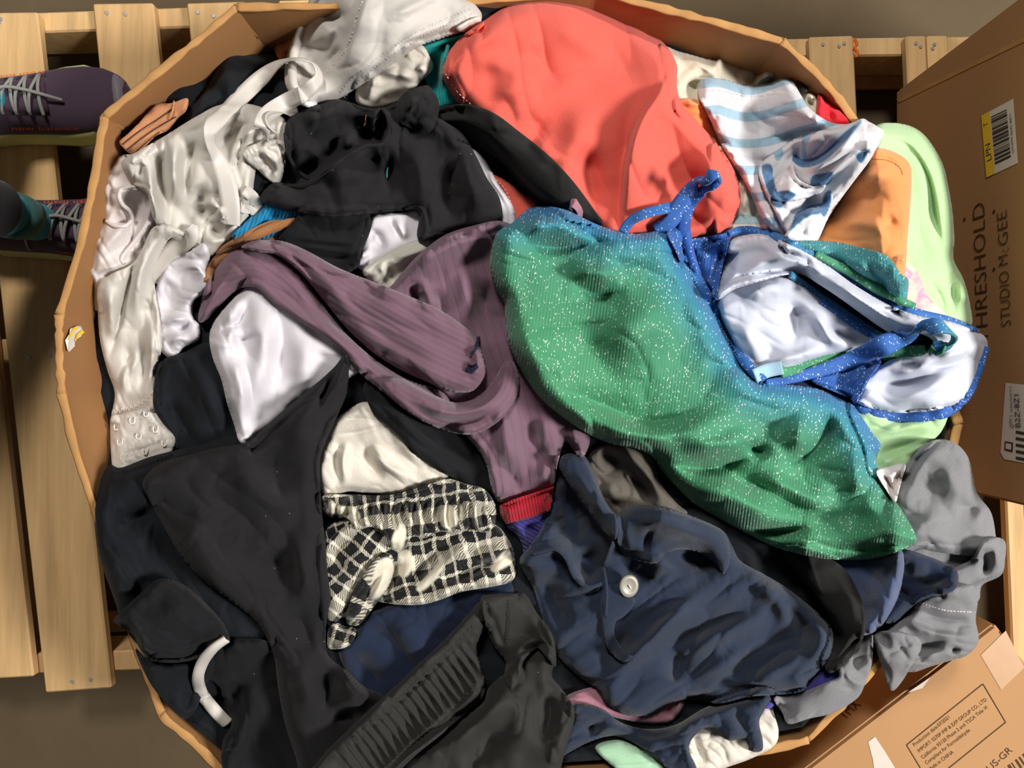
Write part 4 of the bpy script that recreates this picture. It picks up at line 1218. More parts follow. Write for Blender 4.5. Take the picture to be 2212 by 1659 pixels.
# straps
ribbon('shoulder_strap', [(640, 214, 8, 30, 0), (672, 190, 14, 30, -35), (690, 168, 24, 26, -60), (678, 138, 34, 24, -70), (640, 128, 30, 26, -50), (600, 142, 22, 30, -20), (560, 172, 16, 36, 0), (515, 215, 12, 38, 5), (478, 250, 12, 38, 10), (455, 280, 16, 30, 45), (456, 312, 20, 26, 60), (472, 345, 18, 32, 30), (488, 390, 14, 40, 5), (497, 440, 12, 42, 0), (498, 486, 8, 42, 0)], M['elastic_white'], gb, thick=1.5, n=8)
ribbon('shoulder_strap', [(640, 225, 9, 40, 0), (612, 238, 9, 40, -10), (585, 250, 14, 38, -40), (574, 268, 22, 36, -70), (585, 290, 20, 40, -30)], M['elastic_white'], gb, thick=1.5)
ribbon('shoulder_strap', [(650, 205, 14, 34, 20), (615, 222, 22, 34, 35), (580, 245, 28, 34, 50), (566, 270, 24, 34, 40), (572, 290, 14, 36, 0)], M['elastic_white'], gb, thick=1.5)
ribbon('shoulder_strap', [(422, 486, 14, 16, 60), (412, 510, 16, 34, 20), (390, 530, 14, 46, 0), (362, 556, 12, 44, 0), (343, 585, 10, 36, 10), (336, 612, 6, 26, 30)], M['elastic_white'], gb, thick=1.4)
ribbon('shoulder_strap', [(528, 410, 6, 24, 0), (545, 425, 14, 26, 30), (552, 445, 18, 28, 40), (540, 452, 8, 28, 0), (520, 445, 4, 26, 0)], M['elastic_white'], gb, thick=1.4)
stitches('stitching', [(480, 470), (498, 474), (518, 472)], M['thread_white'], gb, 4, 3.4, 2.0, 8, 3)
ribbon('strap_slider', [(655, 222, 5, 12), (668, 226, 8, 14), (680, 224, 5, 12)], M['clear_plastic'], gb, tube=True)
# ================================================================== blue rib, brown, small folded things
o = cloth('azure_scrap', [(500, 512), (530, 480), (560, 450), (590, 425), (650, 440), (670, 455), (640, 490), (600, 512), (540, 525)], M['azure'], puff=18, r=22, ang=110, folds=[('V', 8, 10, [(600, 440), (580, 480), (560, 510)])])
one(o, 'azure blue ribbed cloth showing below the black trousers', 'cloth')
g = garment('brown_straps', 'brown corded straps beside the left end of the purple sleeve', 'strap', 540, 520)
ribbon('strap', [(448, 610, 4, 16), (462, 570, 8, 18), (500, 535, 10, 20), (545, 512, 10, 20), (590, 492, 8, 22), (640, 478, 3, 20)], M['brown'], g, tube=True)
ribbon('strap', [(455, 590, 10, 14), (480, 560, 14, 16), (530, 535, 12, 16), (580, 518, 10, 16), (630, 505, 4, 16)], M['brown'], g, tube=True)
ribbon('strap', [(470, 545, 12, 12), (520, 515, 16, 14), (580, 485, 14, 14), (625, 482, 6, 14)], M['brown'], g, tube=True)
# ================================================================== white and heather pieces in the middle
g = garment('white_socks', 'small white cotton garment with stitched edge between black cloth and heather grey', 'clothing', 840, 510)
cloth('body', [(762, 562), (775, 540), (790, 512), (803, 470), (830, 462), (872, 458), (905, 452), (925, 500), (910, 535), (850, 560), (815, 575), (790, 590)], M['white'], g, puff=14, r=12,
      folds=[('V', 12, 9, [(802, 490), (815, 520), (830, 548)]), ('R', 9, 10, [(780, 545), (790, 560)]), ('V', 4, 3, [(840, 465), (860, 500), (870, 530)]), ('R', 6, 10, [(850, 470), (880, 520)])])
o = cloth('heather_sweatshirt', [(782, 585), (800, 570), (840, 545), (900, 518), (975, 508), (1000, 540), (950, 600), (890, 640), (840, 640), (800, 610)], M['heather'], puff=16, r=16,
          folds=[('R', 7, 12, [(820, 595), (870, 560), (950, 525)]), ('V', 8, 8, [(835, 560), (845, 590), (850, 620)]), ('R', 5, 6, [(820, 570), (835, 600)])], wr=[(5, 70, 22, -30)])
one(o, 'heather grey fleece showing above the purple sweater', 'clothing')
g = garment('folded_black_shorts', 'neatly folded black garment above the purple sleeve', 'clothing', 700, 500)
cloth('body', [(600, 520), (622, 490), (645, 465), (672, 446), (720, 447), (785, 450), (802, 478), (798, 505), (780, 545), (775, 575), (740, 590), (670, 570), (612, 545)], M['black'], g, puff=20, r=16,
      folds=[('S', 6, 20, [(795, 528), (720, 522), (610, 512)]), ('S', 5, 14, [(790, 548), (720, 542), (620, 528)]), ('V', 3, 4, [(785, 560), (720, 555), (640, 540)]), ('R', 6, 20, [(650, 470), (720, 462), (790, 475)])])
# ================================================================== coral garment and neighbours (top)
o = cloth('khaki_shorts', [(1430, 108), (1470, 112), (1538, 128), (1562, 112), (1605, 122), (1650, 142), (1690, 148), (1720, 160), (1742, 188), (1768, 208), (1775, 240), (1768, 262), (1700, 270), (1560, 250), (1470, 235)], M['khaki'], puff=26, r=18,
          folds=[('S', 10, 30, [(1470, 125), (1510, 140), (1545, 165), (1530, 180)]), ('S', 12, 30, [(1562, 115), (1550, 140), (1540, 170)]), ('V', 10, 8, [(1655, 150), (1635, 165), (1615, 185)]), ('R', 9, 8, [(1690, 155), (1650, 165), (1625, 190)]),
                 ('V', 10, 10, [(1700, 165), (1670, 175), (1645, 195)]), ('V', 12, 12, [(1480, 170), (1500, 190), (1520, 210)]), ('R', 6, 8, [(1740, 200), (1765, 215)]), ('V', 8, 7, [(1745, 205), (1755, 230), (1750, 250)])], wr=[(5, 50, 20, 40)])
one(o, 'khaki canvas shorts crumpled under the top right box edge', 'clothing')
o = cloth('dark_printed_top', [(1660, 128), (1690, 122), (1715, 130), (1738, 150), (1746, 190), (1735, 200), (1715, 170), (1690, 150)], M['charcoal'], puff=10, r=8, off=4)
one(o, 'small dark grey piece with a pale edge against the top right wall', 'clothing')
ribbon('pale_edge', [(1700, 128, 4, 8), (1725, 140, 4, 9), (1742, 165, 3, 7)], M['sky_band'], o, tube=True)
o = cloth('red_top', [(1768, 200), (1790, 215), (1815, 240), (1836, 268), (1825, 290), (1790, 285), (1765, 262)], M['red'], puff=14, r=12, folds=[('V', 7, 7, [(1785, 225), (1800, 265)])])
one(o, 'red cloth between the striped shirt and the right box wall', 'clothing')
o = cloth('peach_lining', [(1462, 218), (1520, 222), (1560, 290), (1580, 330), (1540, 330), (1490, 280)], M['orange'], puff=12, r=10, folds=[('R', 6, 6, [(1470, 222), (1530, 228)])])
one(o, 'peach orange cloth in the gap between coral and striped shirts', 'cloth')

# mint and orange at the right ------------------------------------------
g = garment('mint_towel', 'pale mint terry robe spilling over the right side of the box', 'clothing', 2010, 480)
cloth('body', [(1880, 330), (1885, 285), (1905, 266), (1960, 270), (2000, 295), (2035, 350), (2048, 400), (2058, 460), (2062, 520), (2060, 560), (2082, 605), (2096, 660), (2098, 705), (2060, 710), (2000, 700), (1950, 660), (1900, 560), (1890, 440)], M['mint'], g, puff=34, r=34, drape=20,
      folds=[('S', 14, 22, [(2048, 560), (2030, 480), (2016, 400), (1994, 345), (1956, 304), (1905, 290)]), ('V', 9, 10, [(1910, 292), (1956, 306), (1992, 346), (2014, 400), (2027, 480), (2045, 560)]), ('R', 8, 18, [(1960, 300), (1990, 380), (2000, 470)]), ('V', 7, 14, [(1975, 430), (1990, 520), (2020, 590)]), ('V', 8, 9, [(2055, 570), (2060, 620), (2062, 690)]), ('R', 7, 14, [(2075, 600), (2085, 660)]), ('V', 6, 8, [(2000, 600), (2030, 640), (2045, 690)])], wr=[(5, 120, 40, 75)])
cloth('lower_hem', [(1838, 880), (1860, 870), (1900, 895), (2000, 892), (2047, 888), (2035, 930), (2005, 960), (1975, 985), (1962, 1010), (1950, 1020), (1900, 1025), (1880, 1010), (1870, 960)], M['mint'], g, puff=20, r=14, off=6,
      folds=[('R', 6, 12, [(1880, 940), (1950, 925), (2020, 915)]), ('V', 5, 7, [(1890, 925), (1950, 905), (2030, 900)]), ('V', 5, 7, [(1900, 985), (1950, 965), (1990, 950)]), ('R', 5, 10, [(1895, 1000), (1950, 990)])], wr=[(4, 70, 24, -15)])
o = cloth('tie_dye_shirt', [(1940, 560), (1962, 565), (1985, 595), (2005, 640), (2050, 690), (2010, 705), (1960, 690), (1935, 620)], M['tiedye'], puff=10, r=10, off=4)
one(o, 'pastel pink and green tie dye cloth between orange and mint', 'clothing')
g = garment('orange_pocket_shorts', 'orange brushed cotton piece with stitched rounded edge', 'clothing', 1880, 450)
cloth('body', [(1740, 540), (1770, 500), (1800, 455), (1835, 395), (1860, 345), (1882, 325), (1905, 320), (1940, 332), (1962, 350), (1969, 375), (1966, 450), (1960, 520), (1955, 590), (1940, 610), (1880, 600), (1800, 580)], M['orange'], g, puff=20, r=12, drape=18,
      folds=[('V', 7, 18, [(1790, 455), (1850, 430), (1930, 425)]), ('R', 5, 16, [(1800, 490), (1860, 480), (1950, 500)]), ('V', 2.5, 3, [(1880, 338), (1920, 345), (1945, 365), (1950, 380)]), ('V', 6, 16, [(1900, 500), (1940, 470)]), ('R', 5, 20, [(1890, 360), (1900, 400)])], wr=[(3, 90, 30, 10)])
stitches('stitching', [(1876, 343), (1915, 346), (1942, 360), (1950, 378)], plain('rust_thread', (176, 74, 38), 0.8), g, 6, 5, 1.6)
stitches('stitching', [(1955, 560), (1940, 562), (1930, 562)], M['thread_coral'], g, 6, 5, 1.6)

# striped shirt ----------------------------------------------------------
gs = garment('striped_shirt', 'white shirt with pale blue and dusty blue stripes in the upper right', 'clothing', 1680, 330)
cloth('cuff_side', [(1540, 320), (1585, 325), (1625, 365), (1662, 415), (1702, 470), (1708, 532), (1640, 535), (1560, 535), (1550, 460), (1548, 390)], M['cream_print'], gs, puff=22, r=12, off=14,
      folds=[('R', 8, 10, [(1650, 420), (1660, 470), (1655, 515)]), ('V', 9, 8, [(1630, 430), (1625, 480)]), ('R', 7, 9, [(1600, 370), (1612, 420), (1600, 470)])], wr=[(6, 40, 18, 80)])
st_out = [(1508, 205), (1516, 172), (1560, 170), (1610, 184), (1660, 180), (1690, 168), (1712, 176), (1730, 205), (1750, 235), (1790, 262), (1830, 268), (1862, 256), (1880, 265), (1908, 282), (1905, 300), (1885, 335), (1860, 372), (1832, 405), (1800, 455), (1772, 500), (1755, 535), (1705, 525), (1670, 500), (1640, 460), (1612, 400), (1580, 350), (1552, 300), (1530, 250)]
cloth('body', st_out, M['stripe'], gs, puff=24, r=18, axis=[(1430, 175), (1510, 178), (1560, 176), (1620, 192), (1690, 172), (1760, 150)],
      folds=[('R', 8, 26, [(1530, 215), (1580, 260), (1600, 320)]), ('V', 7, 18, [(1600, 220), (1640, 260), (1690, 280)]), ('R', 8, 20, [(1690, 200), (1740, 250), (1780, 270)]), ('V', 9, 10, [(1680, 300), (1720, 290), (1790, 280)]), ('R', 7, 8, [(1640, 360), (1700, 310), (1780, 285)]),
             ('V', 10, 9, [(1620, 340), (1660, 350), (1700, 330)]), ('R', 6, 10, [(1610, 300), (1630, 340), (1625, 380)])], wr=[(5, 70, 26, 30)])
BANDS = [
    ([(1862, 262), (1815, 318), (1775, 352), (1735, 362), (1712, 348), (1716, 334), (1740, 344), (1780, 328), (1825, 285)], 1.0),
    ([(1645, 360), (1666, 356), (1672, 390), (1678, 415), (1664, 422), (1652, 395)], 1.0),
    ([(1664, 424), (1690, 412), (1720, 420), (1700, 436), (1684, 450), (1668, 440)], 1.0),
    ([(1755, 380), (1778, 374), (1800, 372), (1792, 396), (1775, 402), (1752, 400)], 1.0),
    ([(1780, 420), (1795, 412), (1795, 440), (1782, 468), (1774, 458)], 1.0),
    ([(1720, 460), (1745, 445), (1780, 440), (1776, 460), (1750, 466), (1726, 482), (1706, 500), (1712, 478)], 1.0),
    ([(1850, 335), (1876, 322), (1866, 345), (1858, 352)], 1.0),
    ([(1734, 280), (1754, 278), (1750, 300), (1740, 318), (1744, 350), (1730, 356), (1732, 320)], 0.5),
    ([(1668, 320), (1686, 312), (1692, 335), (1678, 348)], 0.5)]
def band_dye(x, y):
    x = np.asarray(x, float); y = np.asarray(y, float); out = np.zeros_like(x)
    for pts, v in BANDS:
        P = crom(pts, 5, True)
        d = seg_dist(x, y, P, True)[0]; d = np.where(inside(x, y, P), d, -d)
        out = np.maximum(out, v * smooth01(d / 4 + 0.5))
    return out
# crumpled lower half: turned over, plain inside with dusty blue bands
cloth('turned_sleeve', [(1640, 360), (1690, 318), (1740, 288), (1800, 278), (1850, 262), (1875, 262), (1908, 284), (1900, 305), (1880, 345), (1850, 385), (1820, 425), (1790, 470), (1758, 530), (1715, 520), (1690, 490), (1670, 450), (1650, 410)], M['stripe_dyed'], gs, dye=band_dye, puff=16, r=14, ang=35,
      folds=[('S', 14, 22, [(1870, 268), (1815, 320), (1770, 360), (1735, 372), (1712, 352)]), ('V', 12, 12, [(1840, 285), (1790, 325), (1745, 345), (1720, 335)]), ('R', 9, 9, [(1860, 310), (1800, 370), (1760, 395), (1720, 378), (1700, 350)]), ('V', 9, 9, [(1655, 400), (1680, 420), (1700, 460)]),
             ('R', 9, 11, [(1680, 400), (1720, 425), (1760, 420)]), ('V', 10, 9, [(1700, 470), (1730, 450), (1780, 440)]), ('R', 8, 12, [(1715, 500), (1740, 470), (1770, 455)]), ('V', 8, 8, [(1740, 310), (1720, 330), (1735, 350)])], wr=[(5, 50, 20, -40)])
cloth('cuff_flap', [(1856, 258), (1868, 262), (1874, 295), (1880, 320), (1850, 336), (1806, 370), (1786, 396), (1756, 400), (1726, 388), (1710, 360), (1712, 348), (1735, 356), (1770, 346), (1806, 318), (1836, 282)], M['stripe_dyed'], gs, dye=band_dye, puff=10, r=8, off=8, drape=10,
      folds=[('R', 7, 9, [(1858, 275), (1815, 328), (1775, 356), (1735, 366)]), ('V', 6, 10, [(1850, 320), (1800, 352), (1760, 375)])])
cloth('sleeve_corner', [(1668, 428), (1672, 404), (1690, 376), (1712, 352), (1722, 384), (1756, 402), (1784, 398), (1772, 418), (1742, 428), (1702, 436)], M['stripe_dyed'], gs, dye=band_dye, puff=10, r=8, off=4, drape=10, folds=[('R', 6, 10, [(1690, 400), (1730, 412)])])
cloth('sleeve_corner', [(1690, 525), (1700, 500), (1716, 474), (1742, 452), (1782, 440), (1790, 420), (1800, 425), (1786, 470), (1762, 525), (1735, 532)], M['stripe_dyed'], gs, dye=band_dye, puff=10, r=8, off=4, drape=10, folds=[('V', 7, 7, [(1740, 465), (1736, 500), (1726, 525)]), ('R', 6, 9, [(1720, 500), (1750, 470), (1785, 450)])])
stitches('stitching', [(1524, 196), (1560, 196), (1620, 208), (1690, 200)], M['thread_white'], gs, 5, 3, 2)

# coral ------------------------------------------------------------------
gc = garment('coral_swim_trunks', 'large coral garment draped across the top of the heap', 'clothing', 1280, 250)
cloth('side_panel', [(1060, 378), (1085, 385), (1120, 410), (1160, 440), (1172, 470), (1140, 500), (1105, 490), (1100, 450), (1085, 415)], M['coral'], gc, puff=10, r=8)
stitches('stitching', [(1072, 388), (1092, 410), (1106, 445), (1114, 478)], M['thread_coral'], gc, 9, 6, 1.8)
co_out = [(955, 160), (962, 125), (985, 92), (1010, 68), (1045, 45), (1090, 15), (1135, -6), (1180, -10), (1230, -4), (1285, 8), (1345, 30), (1400, 65), (1440, 100), (1462, 140), (1462, 185), (1474, 225), (1512, 268), (1552, 315), (1582, 360), (1598, 405), (1597, 450), (1565, 500), (1500, 530), (1430, 540), (1330, 530), (1280, 500), (1220, 450), (1150, 400), (1080, 320), (1030, 262), (992, 225), (970, 195)]
cloth('body', co_out, M['coral'], gc, puff=52, r=60, edge_keep=18, drape=26, ang=12,
      folds=[('S', 24, 46, [(1345, 520), (1352, 420), (1362, 330), (1385, 260), (1430, 190), (1458, 135)]),
             ('V', 10, 22, [(1330, 520), (1345, 400), (1360, 300), (1400, 225)]),
             ('R', 12, 34, [(1240, 480), (1225, 380), (1250, 280), (1290, 200)]), ('V', 11, 30, [(1290, 480), (1275, 380), (1270, 300)]),
             ('R', 10, 40, [(1100, 300), (1120, 220), (1100, 140)]), ('V', 6, 34, [(1140, 90), (1165, 130), (1215, 190)]), ('V', 8, 30, [(1080, 200), (1110, 250), (1105, 290)]), ('R', 8, 20, [(1060, 220), (1075, 260), (1090, 300)]),
             ('V', 6, 34, [(1130, 230), (1180, 290), (1215, 360)]), ('R', 10, 26, [(1190, 360), (1180, 320), (1150, 300)]), ('V', 5, 34, [(1420, 330), (1450, 370), (1470, 440)]), ('R', 12, 22, [(1535, 310), (1530, 380), (1525, 470)]),
             ('V', 7, 22, [(1510, 340), (1505, 440), (1500, 500)]), ('R', 7, 30, [(1180, 20), (1250, 80), (1330, 130)]), ('V', 4, 20, [(1280, 60), (1330, 110), (1370, 190)]), ('R', 6, 22, [(1010, 130), (1080, 140), (1180, 180)])],
      wr=[(5, 160, 60, 70)])
stitches('stitching', [(962, 158), (985, 195), (1020, 228), (1045, 258)], M['thread_coral'], gc, 9, 6, 1.8)

# ================================================================== black trousers centre + strap
gk = garment('black_trousers', 'black trousers with rumpled waistband in the upper middle of the heap', 'trousers', 800, 340)
cloth('lining', [(960, 330), (1010, 318), (1048, 345), (1075, 395), (1110, 450), (1108, 500), (1060, 500), (1000, 420)], M['white'], gk, puff=12, r=12, folds=[('V', 8, 8, [(1010, 350), (1030, 390), (1050, 420)])])
gst = cloth('wide_black_strap', [(925, 275), (922, 245), (940, 232), (985, 225), (1015, 226), (1045, 234), (1080, 252), (1120, 283), (1165, 318), (1205, 355), (1245, 400), (1290, 462), (1300, 480), (1250, 475), (1190, 458), (1150, 432), (1120, 395), (1085, 352), (1040, 318), (1000, 298), (960, 290)], M['strap_black'], puff=4, r=5, off=6, drape=22, ang=40,
            folds=[('R', 2, 40, [(960, 250), (1040, 265), (1120, 330), (1200, 410)])])
one(gst, 'wide black elastic strap lying across the coral garment', 'strap')
cloth('leg', [(560, 432), (590, 395), (640, 395), (622, 345), (614, 300), (620, 262), (650, 240), (700, 222), (725, 214), (760, 222), (790, 232), (830, 232), (862, 215), (875, 200), (918, 184), (935, 195), (948, 222), (935, 245), (960, 262), (1000, 290), (1030, 340), (1052, 385), (1080, 430), (1082, 480), (1040, 505), (1000, 500), (945, 515), (902, 515), (905, 458), (870, 455), (800, 460), (720, 468), (650, 460), (600, 450)], M['black_twill'], gk, puff=30, r=26, drape=20, fa=1.45,
      folds=[('S', 20, 26, [(632, 400), (660, 395), (700, 370), (760, 330), (790, 315), (830, 312), (842, 270), (835, 232)]),
             ('V', 22, 18, [(640, 380), (670, 360), (690, 340)]), ('V', 26, 16, [(795, 250), (792, 290), (800, 315)]), ('R', 14, 8, [(805, 300), (808, 255), (822, 232), (838, 250), (838, 290)]),
             ('V', 18, 9, [(822, 250), (818, 285)]), ('R', 12, 22, [(650, 270), (700, 250), (740, 260)]), ('V', 14, 12, [(735, 290), (712, 330), (705, 360)]), ('R', 10, 16, [(740, 290), (760, 320)]),
             ('V', 14, 18, [(770, 320), (800, 345), (830, 330)]), ('V', 10, 10, [(838, 310), (842, 370), (840, 430)]), ('R', 16, 26, [(880, 290), (905, 360), (930, 470)]), ('V', 16, 18, [(960, 340), (975, 400), (970, 490)]), ('R', 14, 24, [(990, 330), (1020, 400), (1030, 480)]),
             ('V', 10, 12, [(930, 255), (900, 270), (870, 270)]), ('R', 12, 18, [(900, 200), (905, 240), (890, 270)]), ('R', 10, 24, [(700, 400), (760, 380), (800, 400)]), ('V', 12, 24, [(600, 430), (680, 430), (760, 440)])], wr=[(6, 90, 34, 80)])
cloth('flap', [(858, 222), (876, 200), (918, 184), (936, 196), (949, 224), (946, 250), (934, 280), (912, 288), (885, 276), (862, 262)], M['black_twill'], gk, puff=7, r=6, drape=14, off=2, folds=[('V', 8, 8, [(925, 205), (905, 235), (895, 270)]), ('R', 6, 9, [(895, 205), (885, 245)])])
ribbon('waistband_edge', [(622, 400, 3, 8), (650, 402, 5, 8), (690, 380, 5, 8), (750, 338, 4, 8), (790, 316, 4, 8), (826, 312, 5, 8), (840, 285, 5, 8), (836, 250, 5, 8), (822, 236, 5, 8), (808, 252, 4, 8), (806, 290, 2, 8)], M['black_twill'], gk, tube=True)
ribbon('waistband_edge', [(616, 290, 2, 8), (622, 330, 3, 8), (640, 365, 3, 8), (670, 388, 4, 8)], M['black_twill'], gk, tube=True)
ribbon('size_tag', [(790, 255, 10, 14), (790, 262, 10, 14), (790, 268, 9, 14)], M['tan'], gk, thick=1)
ribbon('loose_thread', [(838, 362, 6, 3), (836, 372, 7, 3), (836, 384, 5, 3)], M['teal'], gk, tube=True)
ribbon('satin_tag', [(1226, 462, 6, 26, 20), (1238, 440, 10, 26, 30), (1250, 452, 10, 20, 30), (1255, 470, 6, 18, 20)], M['mauve'], gst, thick=1)
# ================================================================== left black and white
o = cloth('black_leggings', [(330, 870), (338, 800), (355, 775), (400, 760), (450, 738), (500, 760), (540, 900), (530, 970), (460, 1010), (385, 1000), (378, 945), (345, 905)], M['blueblack'], puff=20, r=18,
          folds=[('V', 12, 14, [(360, 850), (390, 920), (430, 970)]), ('R', 9, 26, [(420, 780), (450, 860), (490, 930)]), ('V', 8, 14, [(490, 850), (505, 920), (512, 955)])], wr=[(4, 100, 40, 60)])
one(o, 'smooth black leggings between the hook band and the white shirt', 'clothing')
o = cloth('blue_black_shirt', [(205, 1100), (212, 1050), (235, 1005), (262, 1010), (330, 985), (420, 965), (520, 950), (560, 1100), (600, 1300), (560, 1420), (480, 1420), (400, 1340), (320, 1400), (272, 1360), (245, 1290), (215, 1200)], M['blueblack'], puff=34, r=36, drape=20,
          folds=[('R', 10, 30, [(240, 1040), (300, 1040), (350, 1090)]), ('V', 16, 22, [(240, 1150), (300, 1110), (340, 1120)]), ('R', 12, 24, [(230, 1180), (270, 1260), (300, 1290)]), ('V', 12, 20, [(330, 1140), (360, 1220), (420, 1290)])], wr=[(6, 120, 44, 60)])
one(o, 'blue black shirt bulging over the lower left rim of the box', 'clothing')
o = cloth('white_tshirt', [(452, 730), (462, 695), (490, 660), (525, 625), (555, 600), (620, 650), (700, 700), (770, 750), (790, 790), (730, 830), (660, 860), (590, 920), (545, 960), (518, 955), (505, 915), (490, 870), (478, 820), (460, 775)], M['white'], puff=24, r=24, ang=20,
          folds=[('R', 12, 20, [(520, 640), (500, 700), (490, 770)]), ('V', 12, 12, [(540, 640), (520, 690), (485, 715), (500, 740)]), ('V', 9, 14, [(600, 660), (610, 750), (600, 850)]), ('R', 12, 24, [(570, 650), (570, 750), (550, 880)]),
                 ('V', 9, 12, [(480, 720), (530, 735), (570, 720)]), ('R', 8, 26, [(660, 710), (660, 780), (640, 850)]), ('R', 7, 14, [(500, 760), (520, 850), (525, 930)])], wr=[(5, 140, 40, 70)])
one(o, 'white jersey T-shirt under the purple sleeve', 'clothing')
# small pieces under the purple sweater
o = cloth('cream_undershirt', [(685, 1010), (690, 985), (700, 950), (718, 912), (760, 880), (790, 868), (840, 880), (900, 940), (960, 1010), (975, 1025), (930, 1045), (880, 1062), (850, 1070), (800, 1066), (750, 1062), (705, 1078), (692, 1055)], M['cream'], puff=26, r=22, ang=60,
          folds=[('V', 4, 3.5, [(716, 940), (770, 935), (822, 922), (838, 912)]), ('V', 3, 3, [(728, 915), (760, 905), (820, 908)]), ('R', 9, 12, [(800, 950), (830, 1000), (900, 1040)]), ('V', 8, 9, [(785, 950), (800, 1000), (830, 1040)]), ('R', 7, 8, [(752, 950), (740, 1000), (748, 1050)]), ('V', 6, 5, [(735, 950), (728, 1000), (735, 1055)]), ('R', 6, 10, [(860, 950), (910, 1000)])], wr=[(3, 60, 20, 40)])
one(o, 'cream knit undershirt with ribbed collar above the plaid flannel', 'clothing')
o = cloth('black_camisole', [(785, 835), (800, 815), (850, 850), (930, 890), (1010, 930), (1060, 990), (1075, 1060), (1040, 1062), (975, 1030), (905, 985), (850, 930), (805, 890)], M['black'], puff=18, r=18,
          folds=[('R', 8, 16, [(820, 870), (900, 930), (1000, 1000)]), ('V', 9, 12, [(860, 900), (950, 960), (1040, 1010)])], wr=[(4, 100, 30, 40)])
one(o, 'black camisole edge between the cream undershirt and the purple sweater', 'clothing')
o = cloth('navy_tshirt', [(730, 1400), (760, 1370), (790, 1330), (850, 1305), (920, 1290), (1010, 1265), (1090, 1245), (1110, 1300), (1050, 1360), (960, 1440), (880, 1510), (810, 1520), (760, 1470)], M['navy_flat'], puff=24, r=24,
          folds=[('V', 12, 18, [(760, 1400), (790, 1450), (830, 1490)]), ('R', 8, 30, [(830, 1340), (900, 1390), (920, 1440)]), ('V', 8, 14, [(780, 1350), (840, 1380), (860, 1440)])], wr=[(4, 120, 40, 50)])
one(o, 'plain navy T-shirt below the plaid flannel', 'clothing')
# ================================================================== plaid flannel
CREAMS = [[(712, 1080), (732, 1092), (768, 1098), (778, 1120), (758, 1126), (735, 1112), (712, 1106)], [(845, 1180), (852, 1150), (868, 1130), (878, 1150), (866, 1190)], [(952, 1110), (966, 1092), (982, 1100), (988, 1130), (972, 1142), (955, 1135)],
          [(694, 1100), (702, 1095), (704, 1115), (696, 1118)], [(862, 1195), (885, 1190), (890, 1225), (878, 1245), (862, 1240)], [(800, 1290), (812, 1222), (838, 1204), (852, 1225), (842, 1258), (822, 1288)], [(900, 1270), (930, 1235), (960, 1205), (950, 1240), (915, 1275)], [(1060, 1225), (1085, 1195), (1100, 1190), (1105, 1215), (1070, 1235)]]
def cream_dye(x, y):
    x = np.asarray(x, float); y = np.asarray(y, float); out = np.zeros_like(x)
    for pts in CREAMS:
        P = crom(pts, 5, True)
        d = seg_dist(x, y, P, True)[0]; d = np.where(inside(x, y, P), d, -d)
        out = np.maximum(out, smooth01(d / 5 + 0.5))
    return out
gp = garment('plaid_flannel', 'black and cream plaid flannel shirt with gathered edge', 'shirt', 880, 1180)
cloth('body', [(690, 1190), (700, 1150), (740, 1120), (800, 1120), (880, 1140), (960, 1140), (1060, 1130), (1098, 1165), (1112, 1200), (1114, 1240), (1100, 1258), (1060, 1268), (1000, 1278), (950, 1296), (910, 1306), (860, 1306), (820, 1300), (790, 1290), (760, 1330), (700, 1320)], M['plaid'], gp, dye=cream_dye, puff=24, r=16, ang=-14,
      folds=[('R', 9, 14, [(900, 1270), (980, 1200), (1040, 1160)]), ('V', 9, 10, [(870, 1270), (930, 1220), (980, 1180)]), ('R', 7, 9, [(930, 1290), (1020, 1250), (1100, 1235)]), ('V', 7, 7, [(960, 1275), (1030, 1235), (1080, 1200)]), ('V', 10, 10, [(860, 1200), (850, 1250), (835, 1290)]), ('R', 8, 10, [(1030, 1220), (1070, 1190), (1095, 1180)])], wr=[(4, 60, 22, -40)])
cloth('cuff', [(695, 1200), (712, 1165), (750, 1135), (800, 1130), (850, 1150), (845, 1180), (810, 1215), (785, 1255), (760, 1290), (740, 1330), (708, 1350), (700, 1280)], M['plaid'], gp, dye=cream_dye, puff=16, r=12, ang=-50, folds=[('R', 7, 18, [(720, 1280), (770, 1210), (820, 1160)]), ('V', 6, 8, [(710, 1230), (740, 1180), (780, 1150)])])
cloth('turned_lining', [(752, 1310), (770, 1270), (790, 1235), (815, 1205), (840, 1195), (852, 1215), (848, 1245), (835, 1275), (812, 1305), (790, 1335), (770, 1352), (748, 1345)], M['plaid'], gp, dye=cream_dye, puff=14, r=12, ang=30, uvs=0.6, folds=[('V', 6, 6, [(770, 1330), (800, 1280), (830, 1225)]), ('R', 5, 8, [(790, 1310), (815, 1270), (838, 1230)])])
cloth('hem_tip', [(708, 1398), (708, 1362), (722, 1345), (745, 1352), (768, 1358), (766, 1378), (752, 1396), (730, 1402)], M['plaid'], gp, dye=cream_dye, puff=13, r=10, ang=20, folds=[('V', 6, 5, [(732, 1355), (728, 1395)]), ('V', 5, 4, [(748, 1358), (750, 1390)])])
ruf = []
for t in np.linspace(0, 1, 17):
    ruf.append((700 + t * 355, 1130 + 22 * math.sin(t * 6) + 10 * math.sin(t * 41) + t * 22))
fr = [('R', 9, 6, [(722 + i * 24 + random.uniform(-5, 5), 1078 + random.uniform(-6, 4) - i * .6), (716 + i * 24 + random.uniform(-5, 5), 1110), (724 + i * 24, 1148 + random.uniform(-6, 6))]) for i in range(14)]
fr += [('V', 9, 5, [(734 + i * 24, 1082 - i * .6), (728 + i * 24 + random.uniform(-4, 4), 1112), (736 + i * 24, 1150)]) for i in range(14)]
